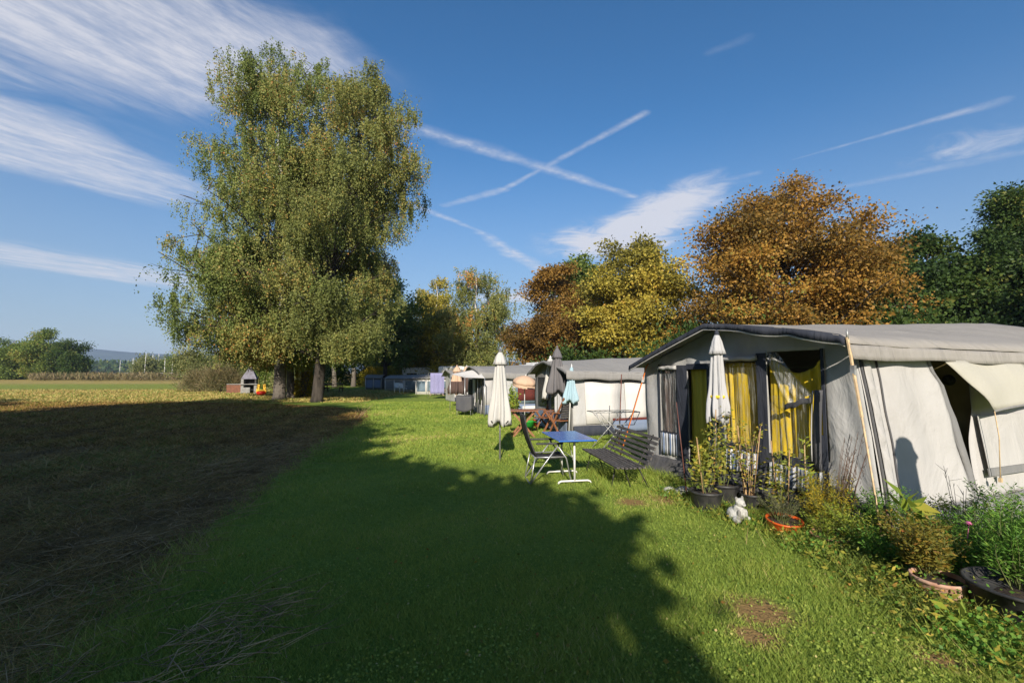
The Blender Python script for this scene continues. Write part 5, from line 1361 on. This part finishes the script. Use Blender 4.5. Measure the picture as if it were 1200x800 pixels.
picnic_table('weathered picnic table on the lawn in front of the far tents', -5.7, 35.8, R(80), s=.8)
M['red_wood'] = pbr('red_brown_wood', (0.16, 0.045, 0.03), (0.10, 0.035, 0.025), 0.8, 4)
picnic_table('red brown picnic table between the swing and the birch trunks', -20.6, 41.5, R(5), 'red_wood')
picnic_table('red brown picnic table seen between the two dark birch trunks', -18.3, 41.8, R(-4), 'red_wood')
picnic_table('red brown picnic table right of the ivy grown trunk', -16.2, 41.5, R(6), 'red_wood')
for i, (x, y, lab) in enumerate([(-10.3, 41.0, 'white plastic garden chair at the far tents, the farther one'), (-9.5, 40.0, 'white plastic garden chair at the far tents, closer to the camera')]):
    c = thing('plastic_chair', lab, 'chair', (x, y, 0), R(200 + 40 * i))
    mb = MB(); mb.box((0, 0, .43), (.46, .44, .03)); mb.build('seat', M['white_plastic'], c, bevel=.01)
    mb = MB(); mb.grid(lambda u, v: (.44 * (u - .5), -.22 - .1 * v - .04 * math.sin(PI * u), .45 + .42 * v), 8, 6); mb.build('backrest', M['white_plastic'], c, thick=.02)
    for sx in (-1, 1):
        for sy in (-1, 1):
            mb = MB(); mb.tube([(.24 * sx, .24 * sy, 0), (.2 * sx, .18 * sy, .43)], .02, 6); mb.build('leg', M['white_plastic'], c)
        mb = MB(); mb.box((.23 * sx, 0, .64), (.05, .46, .025)); mb.build('armrest', M['white_plastic'], c)

# stone grill with its chimney hood
gr = thing('stone_grill', 'outdoor stone grill with a tapering grey chimney hood at the edge of the meadow', 'grill', (-22.6, 39.4, 0), R(18))
mb = MB(); mb.box((-.50, 0, .62), (.22, .8, 1.24)); mb.build('side_wall', M['concrete'], gr, bevel=.02)
mb = MB(); mb.box((.50, 0, .42), (.22, .8, .84)); mb.build('side_wall', M['concrete'], gr, bevel=.02)
mb = MB(); mb.box((0, .36, .62), (.78, .1, 1.24)); mb.build('back_wall', M['canvas_dark'], gr)
mb = MB(); mb.box((0, -.05, .80), (1.35, .95, .07)); mb.build('slab', M['concrete'], gr, bevel=.01)
mb = MB(); mb.box((.48, .05, 1.04), (.12, .7, .42)); mb.build('hood_support', M['black_metal'], gr)
mb = MB(); mb.add([(-.62, -.42, 1.245), (.58, -.42, 1.245), (.58, .42, 1.245), (-.62, .42, 1.245), (-.13, -.14, 2.15), (.17, -.14, 2.15), (.17, .14, 2.15), (-.13, .14, 2.15)], [(0, 1, 5, 4), (1, 2, 6, 5), (2, 3, 7, 6), (3, 0, 4, 7), (4, 5, 6, 7), (3, 2, 1, 0)]); hd = mb.build('hood', M['purple_grey'], gr)
mb = MB(); mb.box((.02, 0, 2.24), (.26, .26, .18)); mb.build('flue', M['purple_grey'], hd)
mb = MB(); mb.box((-.15, -.3, .28), (.5, .3, .5)); mb.build('ash_door', M['concrete'], gr)
bx = thing('brick_box', 'low brick firewood box left of the stone grill', 'wood box', (-24.0, 39.6, 0), R(18))
mb = MB(); mb.box((0, 0, .38), (1.1, .7, .76)); mb.build('walls', M['brick'], bx, bevel=.01)
mb = MB(); mb.box((.05, 0, .79), (1.2, .8, .06)); mb.build('cover_slab', M['concrete'], bx, bevel=.01)
mb = MB(); mb.tube([(.62, -.2, .45), (.62, -.2, .95)], [.16, .14], 12); mb.build('red_bin', M['red_plastic'], bx)

# child's swing hanging in the birches
sg = thing('child_swing', 'red and yellow baby swing hanging on long ropes beside the birches', 'swing', (-16.55, 30.2, 0), R(10))
mb = MB(); mb.lathe([(.10, .30), (.26, .36), (.30, .46), (.27, .56), (.25, .50), (.1, .38)], 20, sy=.8); mb.build('seat_shell', M['red_plastic'], sg)
mb = MB()
for s_ in (-1, 1): mb.bar((.24 * s_, .0, .48), (.17 * s_, .02, 1.0), .07, .16)
mb.bar((-.22, -.2, .62), (.22, -.2, .62), .05, .06); mb.build('yellow_guard', M['yellow_plastic'], sg)
for s_ in (-1, 1):
    mb = MB(); mb.tube([(.17 * s_, .02, .98), (.42 * s_ + .1, .05, 3.9)], .022, 6); mb.build('rope', M['rope'], sg)
br = [o for o in bpy.data.objects if o.name == 'birch_tree'][0]
mb = MB(); mb.tube([(-.1, 0, 3.3), (-1.0, .6, 3.75), (-1.9, .8, 3.95), (-2.7, .9, 4.6), (-3.5, .9, 6.2)], [.13, .10, .08, .06, .03], 8); mb.build('low_limb', M['bark'], br)


# ================================================================== THE PLANTED BORDER
FULL = 1.45


def stem_plant(name, label, cat, x, y, h, spread, stems, per, leaf, ratio, mat, seed, z0=0.0, stem='green_stem', stake=0, lean=(0, 0), top=0.25, leaf_from=0.15, sr=0.005, up=0.15, branch=0.10, parent=None, curl=0.0):
    rng = np.random.default_rng(seed)
    root = parent or thing(name, label, cat, (x, y, z0))
    mb = MB(); C = []; D = []; L = []
    for s_ in range(stems):
        a = rng.uniform(0, 2 * PI); r0 = spread * 0.25 * math.sqrt(rng.uniform()); r1 = spread * rng.uniform(0.3, 1.1)
        hh = h * rng.uniform(0.6, 1.05)
        p0 = np.array([math.cos(a) * r0, math.sin(a) * r0, 0]); p2 = np.array([math.cos(a) * r1 + lean[0] * hh, math.sin(a) * r1 + lean[1] * hh, hh])
        p1 = p0 * .45 + p2 * .55 + np.array([rng.normal(0, .04), rng.normal(0, .04), hh * .12])
        ks = np.linspace(0, 1, 6); q = [p0 * (1 - k) ** 2 + p1 * 2 * k * (1 - k) + p2 * k * k for k in ks]
        mb.tube(q, [sr * (1 - .7 * k) for k in ks], 5, cap=False)
        for j in range(int(per * ((1.1 if cat == 'plant' and name == 'tomato_plant' else FULL) if per > 20 else 1))):
            k = rng.uniform(leaf_from, 1.0); c = p0 * (1 - k) ** 2 + p1 * 2 * k * (1 - k) + p2 * k * k
            aa = rng.uniform(0, 2 * PI); o = np.array([math.cos(aa), math.sin(aa), rng.normal(up, .45)]); bl = branch * rng.uniform(0, 1) * (1.2 - k * .8)
            C.append(c + o * bl); D.append(o + np.array([0, 0, -curl])); L.append(leaf * rng.uniform(.55, 1.3) * (1.1 - .35 * k))
    for s_ in range(stake):
        aa = rng.uniform(0, 2 * PI); mbk = MB(); sx, sy = rng.normal(0, spread * .25, 2)
        mbk.tube([(sx, sy, 0), (sx + rng.normal(0, .06), sy + rng.normal(0, .06), h * rng.uniform(.95, 1.2))], .007, 6); mbk.build('stake', M['cane'], root)
    mb.build('stems', M[stem], root)
    if C: leaf_object('leaves', np.array(C), np.array(D), np.array(L), ratio, M[mat], root, rng)
    return root


def pot(name, label, x, y, r, h, mat, prof=None, rim=True, group=None, fill=0.84, sy=1.0, rz=0.0, tiltx=0.0):
    p = thing(name, label, 'pot', (x, y, 0), rz, group); p.rotation_euler[0] = tiltx
    pr = prof or [(r * .76, 0), (r * .80, .02), (r * .95, h * .86), (r * .955, h * .865), (r, h * .87), (r, h), (r * .92, h), (r * .90, h * .7), (r * .1, h * .68)]
    mb = MB(); mb.lathe(pr, 36, sy=sy); mb.build('pot', M[mat], p)
    mb = MB(); mb.lathe([(r * .915, h * fill - .02), (r * .9, h * fill), (0.001, h * fill + .012)], 24, sy=sy, fold=lambda w, z: 0.02 * math.sin(5 * w)); mb.build('soil', M['soil'], p)
    return p


pot('plant_pot', 'black plastic pot at the left end of the border, in front of the doorway', 2.50, 5.98, .205, .25, 'black_plastic')
pot('plant_pot', 'black plastic pot half hidden behind the first one', 2.86, 6.30, .22, .27, 'black_plastic')
pot('plant_pot', 'small black pot among the tomato stems under the middle window', 3.10, 6.02, .14, .2, 'black_plastic')
stem_plant('tomato_plant', 'bushy tomato plant with a tall cane in the left black pot', 'plant', 2.50, 5.98, .66, .26, 11, 40, .07, .5, 'leaf_tomato', 501, z0=.20, stake=1, branch=.12)
stem_plant('tomato_plant', 'tall yellowing tomato plant against the closed pale parasol', 'plant', 2.84, 6.26, 1.02, .24, 8, 46, .068, .5, 'leaf_tomato', 502, z0=.22, stake=1, branch=.12)
stem_plant('tomato_plant', 'withered tomato plant with bare canes under the middle window', 'plant', 3.06, 6.00, .92, .20, 9, 34, .055, .5, 'leaf_tomato', 503, z0=.17, stake=2, branch=.1, stem='cane')
stem_plant('tomato_plant', 'thin yellow tomato plant on canes between the middle and right windows', 'plant', 3.22, 5.62, .88, .20, 9, 40, .06, .45, 'leaf_tomato', 504, z0=0, stake=2, branch=.1)
stem_plant('rose_stem', 'single upright shoot with lance shaped leaves below the right window', 'plant', 3.42, 5.42, .95, .08, 2, 34, .09, .3, 'leaf_lime', 505, stake=1, branch=.03, curl=.1)
mb = MB(); mb.tube([(0, 0, 0), (-.10, .05, 1.35)], [.008, .006], 6); tag(mb.build('garden_cane', M['redcane'], loc=(2.36, 6.25, 0)), 'long reddish cane leaning up against the narrow window', 'cane')
pot('planter', 'bright orange planter bowl holding the lavender', 2.98, 5.12, .185, .16, 'orange_plastic', tiltx=R(6))
stem_plant('lavender', 'grey green lavender bush in the orange planter', 'plant', 2.97, 5.14, .28, .26, 46, 16, .042, .16, 'leaf_grey', 506, z0=.13, sr=.003, up=.9, branch=.02, leaf_from=.2)
pot('planter', 'reddish terracotta bowl sunk among the leaves right of the orange planter', 3.24, 4.72, .20, .13, 'terracotta')
stem_plant('herb_bush', 'yellow green flowering bush in the terracotta bowl', 'plant', 3.36, 4.95, .58, .32, 34, 46, .036, .3, 'leaf_gold', 507, z0=.06, sr=.003, up=.5, branch=.06)
stem_plant('herb_bush', 'sprawling olive green bush spilling over the terracotta bowl', 'plant', 3.22, 4.80, .30, .34, 26, 34, .035, .25, 'leaf_lime', 508, z0=.09, sr=.003, up=.4, branch=.05)
stem_plant('golden_bush', 'golden feathery bush under the right window', 'plant', 3.40, 5.12, .68, .26, 28, 54, .034, .28, 'leaf_gold', 509, sr=.003, up=.6, branch=.07)
st = MB(); rs = np.random.default_rng(14)
for i in range(16):
    a = rs.uniform(0, 2 * PI); hh = rs.uniform(.8, 1.16); r1 = rs.uniform(.02, .16)
    p0 = Vector((math.cos(a) * .04, math.sin(a) * .04, 0)); p2 = Vector((math.cos(a) * r1 + .10 * hh, math.sin(a) * r1 - .06, hh))
    st.tube([p0, p0.lerp(p2, .55) + Vector((-.03, .02, 0)), p2], [.0045, .0035, .0018], 5)
    for k in range(7):
        q = p0.lerp(p2, rs.uniform(.4, 1)); st.tube([q, q + Vector((rs.normal(0, .025), rs.normal(0, .025), rs.uniform(.02, .08)))], [.0025, .0012], 4)
tag(st.build('dry_stalks', M['dead_stem'], loc=(3.50, 4.92, 0)), 'tall brown dead stalks standing before the grey corner panel', 'stalks')
stem_plant('fern_shrub', 'bright green feathery shrub at the corner of the awning', 'plant', 3.70, 4.62, .60, .32, 32, 64, .04, .3, 'leaf_fresh', 510, sr=.004, up=.3, branch=.09)
stem_plant('fern_shrub', 'low green feathery shrub left of the awning corner', 'plant', 3.50, 4.58, .44, .34, 28, 58, .04, .3, 'leaf_lime', 511, sr=.004, up=.3, branch=.08)
stem_plant('rusty_shrub', 'dense yellow and rust leaved shrub growing in the terracotta pot', 'plant', 3.30, 3.74, .43, .28, 52, 50, .042, .36, 'leaf_rust', 512, z0=.16, sr=.0035, up=.25, branch=.07)
pot('flower_pot', 'weathered pale terracotta pot holding the yellow and rust leaved shrub', 3.26, 3.60, .175, .20, 'terra_pale')
stem_plant('broadleaf_plant', 'upright plant with a few large bright green leaves against the pale wall', 'plant', 3.62, 4.12, .80, .07, 1, 16, .24, .36, 'leaf_lime', 513, sr=.008, up=.5, branch=.03, leaf_from=.5, stake=0, lean=(-.10, 0))
st = MB()
for i in range(8):
    a = rs.uniform(0, 2 * PI); hh = rs.uniform(.55, .92); r1 = rs.uniform(.03, .16)
    p2 = Vector((math.cos(a) * r1, math.sin(a) * r1, hh)); st.tube([(0, 0, 0), p2 * .5 + Vector((0, 0, .06)), p2], [.004, .003, .0015], 5)
    for k in range(5):
        q = p2 * rs.uniform(.4, 1); st.tube([q, q + Vector((rs.normal(0, .04), rs.normal(0, .04), rs.uniform(.02, .07)))], [.002, .001], 4)
tag(st.build('dark_stalks', M['black_metal'], loc=(4.06, 4.22, 0)), 'bundle of blackened bare stalks in front of the side wall', 'stalks')
mb = MB(); mb.tube([(0, 0, 0), (-.15, .04, .52)], [.011, .010], 6); tag(mb.build('garden_stick', M['dead_stem'], loc=(3.62, 4.30, 0)), 'short brown stick leaning at the foot of the corner', 'stick')
tub_ = pot('tub', 'large black plastic tub at the right edge', 3.58, 3.30, .31, .27, 'black_plastic', prof=[(.26, 0), (.27, .02), (.295, .245), (.315, .25), (.32, .268), (.30, .272), (.275, .20), (.02, .19)], fill=.7)
stem_plant('cosmos_plant', 'tall fine leaved green plant in the black tub at the right edge', 'plant', 3.68, 3.42, .58, .25, 30, 64, .055, .2, 'leaf_fresh', 514, z0=.17, sr=.005, up=.6, branch=.09)
stem_plant('cosmos_plant', 'dark leafy plant behind the black tub', 'plant', 4.10, 3.95, .62, .34, 36, 64, .05, .28, 'leaf_fresh', 515, sr=.004, up=.4, branch=.09)
fp_ = stem_plant('flowering_plant', 'leafy plant with one pink flower between the terracotta pot and the tub', 'plant', 3.72, 3.90, .50, .26, 26, 54, .045, .3, 'leaf_fresh', 516, sr=.004, up=.4, branch=.08)
mb = MB(); mb.lathe([(.004, 0), (.022, .01), (.028, .02), (.015, .03), (0.001, .032)], 14, c=(-.02, -.12, .52), fold=lambda w, z: .2 * math.sin(7 * w)); mb.tube([(0, 0, .1), (-.01, -.08, .35), (-.02, -.12, .52)], .003, 5); mb.build('pink_flower', M['pink'], fp_)
stem_plant('broadleaf_weed', 'low rosette of long green leaves in front of the tub', 'plant', 3.05, 3.12, .14, .12, 6, 5, .15, .3, 'leaf_lime', 517, sr=.003, up=.5, branch=.02)
stem_plant('aster_plant', 'leafy green clump at the foot of the side wall behind the pink flower', 'plant', 4.30, 4.55, .50, .36, 34, 54, .045, .3, 'leaf_lime', 518, sr=.004, up=.4, branch=.09)
stem_plant('aster_plant', 'wild green clump at the right picture edge in front of the side window', 'plant', 4.75, 4.35, .66, .34, 34, 60, .05, .25, 'leaf_fresh', 519, sr=.004, up=.5, branch=.09)
stem_plant('aster_plant', 'low weedy clump between the terracotta bowl and the terracotta pot', 'plant', 3.38, 4.20, .34, .30, 30, 50, .04, .4, 'leaf_fresh', 520, sr=.003, up=.4, branch=.07)
# hose in the border
mb = MB(); mb.tube([(0, 0, .05), (.10, -.22, .10), (.18, -.42, .09), (.32, -.62, .07), (.44, -.9, .03), (.6, -1.05, .03)], .022, 10); tag(mb.build('garden_hose', M['rubber'], loc=(3.28, 4.72, 0)), 'black rubber hose lying along the border in front of the green shrubs', 'hose')
# stone figure of a small seated dog
sf = thing('stone_figure', 'weathered white stone garden figure crouching in the grass before the pots', 'garden figure', (2.62, 5.46, 0), R(200))
sk_ = bpy.data.meshes.new('figure')
bm = bmesh.new()
for (c, r, sc) in (((0, 0, .085), .095, (1, 1.1, .95)), ((0, .045, .15), .065, (1, .9, 1.15)), ((0, .07, .235), .052, (1, 1.05, 1)), ((0, .115, .22), .026, (1, 1.2, .8)), ((-.075, .085, .05), .036, (1, 1.5, 1.1)), ((.075, .085, .05), .036, (1, 1.5, 1.1)),
                   ((-.05, .10, .11), .022, (1, 1, 2.6)), ((.05, .10, .11), .022, (1, 1, 2.6)), ((-.045, .06, .275), .018, (1, .8, 1.8)), ((.045, .06, .275), .018, (1, .8, 1.8)), ((0, -.10, .06), .025, (1.3, 1.6, 1))):
    res = bmesh.ops.create_icosphere(bm, subdivisions=3, radius=r)
    for v in res['verts']: v.co = Vector((v.co.x * sc[0] + c[0], v.co.y * sc[1] + c[1], v.co.z * sc[2] + c[2]))
bm.to_mesh(sk_); bm.free(); sk_.materials.append(M['stone'])
fo = bpy.data.objects.new('figure', sk_); COL.objects.link(fo); fo.parent = sf; fo.location = (0, 0, .02)
md = fo.modifiers.new('merge', 'REMESH'); md.mode = 'VOXEL'; md.voxel_size = .007; md.use_smooth_shade = True
# grey stones at the corner of the skirt
bmb = MB()
for i, (x, y, r, lab) in enumerate([(2.44, 6.62, .13, 'grey rounded stone at the left end of the border'), (2.30, 6.78, .09, 'small grey stone beside the rounded one')]):
    mb = MB(); mb.lathe([(r * .6, 0), (r, r * .35), (r * .85, r * .8), (r * .4, r * 1.05), (.001, r * 1.1)], 18, sy=.8, fold=lambda w, z: .12 * math.sin(2 * w + i) + .06 * math.sin(5 * w)); tag(mb.build('stone', M['stone'] if i else M['concrete'], loc=(x, y, 0)), lab, 'stone', 'stones by the border')
# ground cover along the border
rg = np.random.default_rng(88); N = 26000
tt_ = rg.uniform(0, 1, N)
bl = np.array([(2.25, 6.9), (2.45, 6.05), (2.75, 5.35), (3.05, 4.85), (3.15, 4.45), (3.10, 3.9), (3.05, 3.5), (3.1, 3.0), (3.3, 2.7)])
seg = tt_ * (len(bl) - 1); i0 = np.minimum(seg.astype(int), len(bl) - 2); fr = (seg - i0)[:, None]
base = bl[i0] * (1 - fr) + bl[i0 + 1] * fr
off = rg.normal(0, 1, N) * np.interp(tt_, [0, .3, .5, .8, 1], [.10, .13, .22, .26, .3]) + np.interp(tt_, [0, .4, 1], [.05, .10, .15])
zz = np.abs(rg.normal(0, 1, N)) * np.interp(tt_, [0, .3, .5, 1], [.03, .04, .075, .08]) + .01
C = np.stack([base[:, 0] + off, base[:, 1] + off * .25 + rg.normal(0, .08, N), zz], 1)
D = rg.normal(0, 1, (N, 3)); D[:, 2] = rg.normal(.2, .5, N)
sel = patchy(C[:, 0], C[:, 1], 4.0, 91) + rg.normal(0, .5, N)
for lo, hi, mt_, l0, l1, ra in ((-9, -.2, 'leaf_fresh', .016, .042, .75), (-.2, .55, 'leaf_tomato', .02, .06, .42), (.55, 9, 'leaf_mid', .012, .035, .6)):
    q = (sel >= lo) & (sel < hi); tag(leaf_object('ground_cover', C[q], D[q], rg.uniform(l0, l1, q.sum()), ra, M[mt_], None, rg), kind='stuff')
N = 5000; u = rg.uniform(0, 1, N); sg_ = u * (len(bl) - 1); i0 = np.minimum(sg_.astype(int), len(bl) - 2); fr = (sg_ - i0)[:, None]; base = bl[i0] * (1 - fr) + bl[i0 + 1] * fr
xs_ = base[:, 0] + rg.normal(.05, .22, N); ys_ = base[:, 1] + rg.normal(0, .1, N)
blades('tall_grass', xs_, ys_, rg.uniform(.06, .20, N), rg.uniform(.004, .009, N), .8, 'lawn_blade', rg, np.clip(rg.normal(.5, .22, N), 0, 1), z=.008)
N = 1000; yv = 2.4 * (30 / 2.4) ** rg.uniform(0, 1, N); xv = rg.uniform(-.75, .85, N) * yv; q = (xv > edge_x(yv)) & (xv < np.interp(yv, [0, 3, 5, 8, 12, 30], [3.2, 3.2, 3.1, 2.2, 1.4, -1.5])); xv, yv = xv[q], yv[q]; N = len(xv)
D = rg.normal(0, 1, (N, 3)); D[:, 2] = rg.normal(.1, .25, N)
tag(leaf_object('fallen_leaves', np.stack([xv, yv, rg.uniform(.03, .05, N)], 1), D, rg.uniform(.015, .04, N), .65, M['leaf_rust'], None, rg), kind='stuff')
# weedy grass at the skirts of the tents
rg = np.random.default_rng(89); N = 9000; u = rg.uniform(0, 1, N)
X = np.concatenate([2.42 + u[:4500] * 1.35 + rg.normal(-.05, .12, 4500), 1.30 + rg.uniform(0, 1, 4500) * 1.0])
Y = np.concatenate([8.4 - u[:4500] * 3.5 + rg.normal(0, .1, 4500), 6.7 + rg.uniform(0, 1, 4500) * 1.5])
dens = patchy(X, Y, 3.0, 44) > rg.normal(-.1, .4, N); X, Y = X[dens], Y[dens]
blades('tall_grass', X, Y, rg.uniform(.05, .15, len(X)), rg.uniform(.006, .012, len(X)), 0.7, 'lawn_blade', rg, np.clip(rg.normal(.5, .2, len(X)), 0, 1), z=.008)

# ------------------------------------------------------------------ the morning air
hm_ = bpy.data.materials.new('morning_air'); hm_.use_nodes = True
t = NT(hm_.node_tree)
pv = t.n('ShaderNodeVolumePrincipled'); pv.inputs['Color'].default_value = (0.62, 0.76, 1.0, 1); pv.inputs['Density'].default_value = 0.00022; pv.inputs['Anisotropy'].default_value = 0.1
t.set(t.n('ShaderNodeOutputMaterial').inputs['Volume'], pv.outputs[0])
mb = MB(); mb.box((0, 1350, 76), (7800, 4300, 164)); hz_ = mb.build('haze', hm_); tag(hz_, kind='stuff')
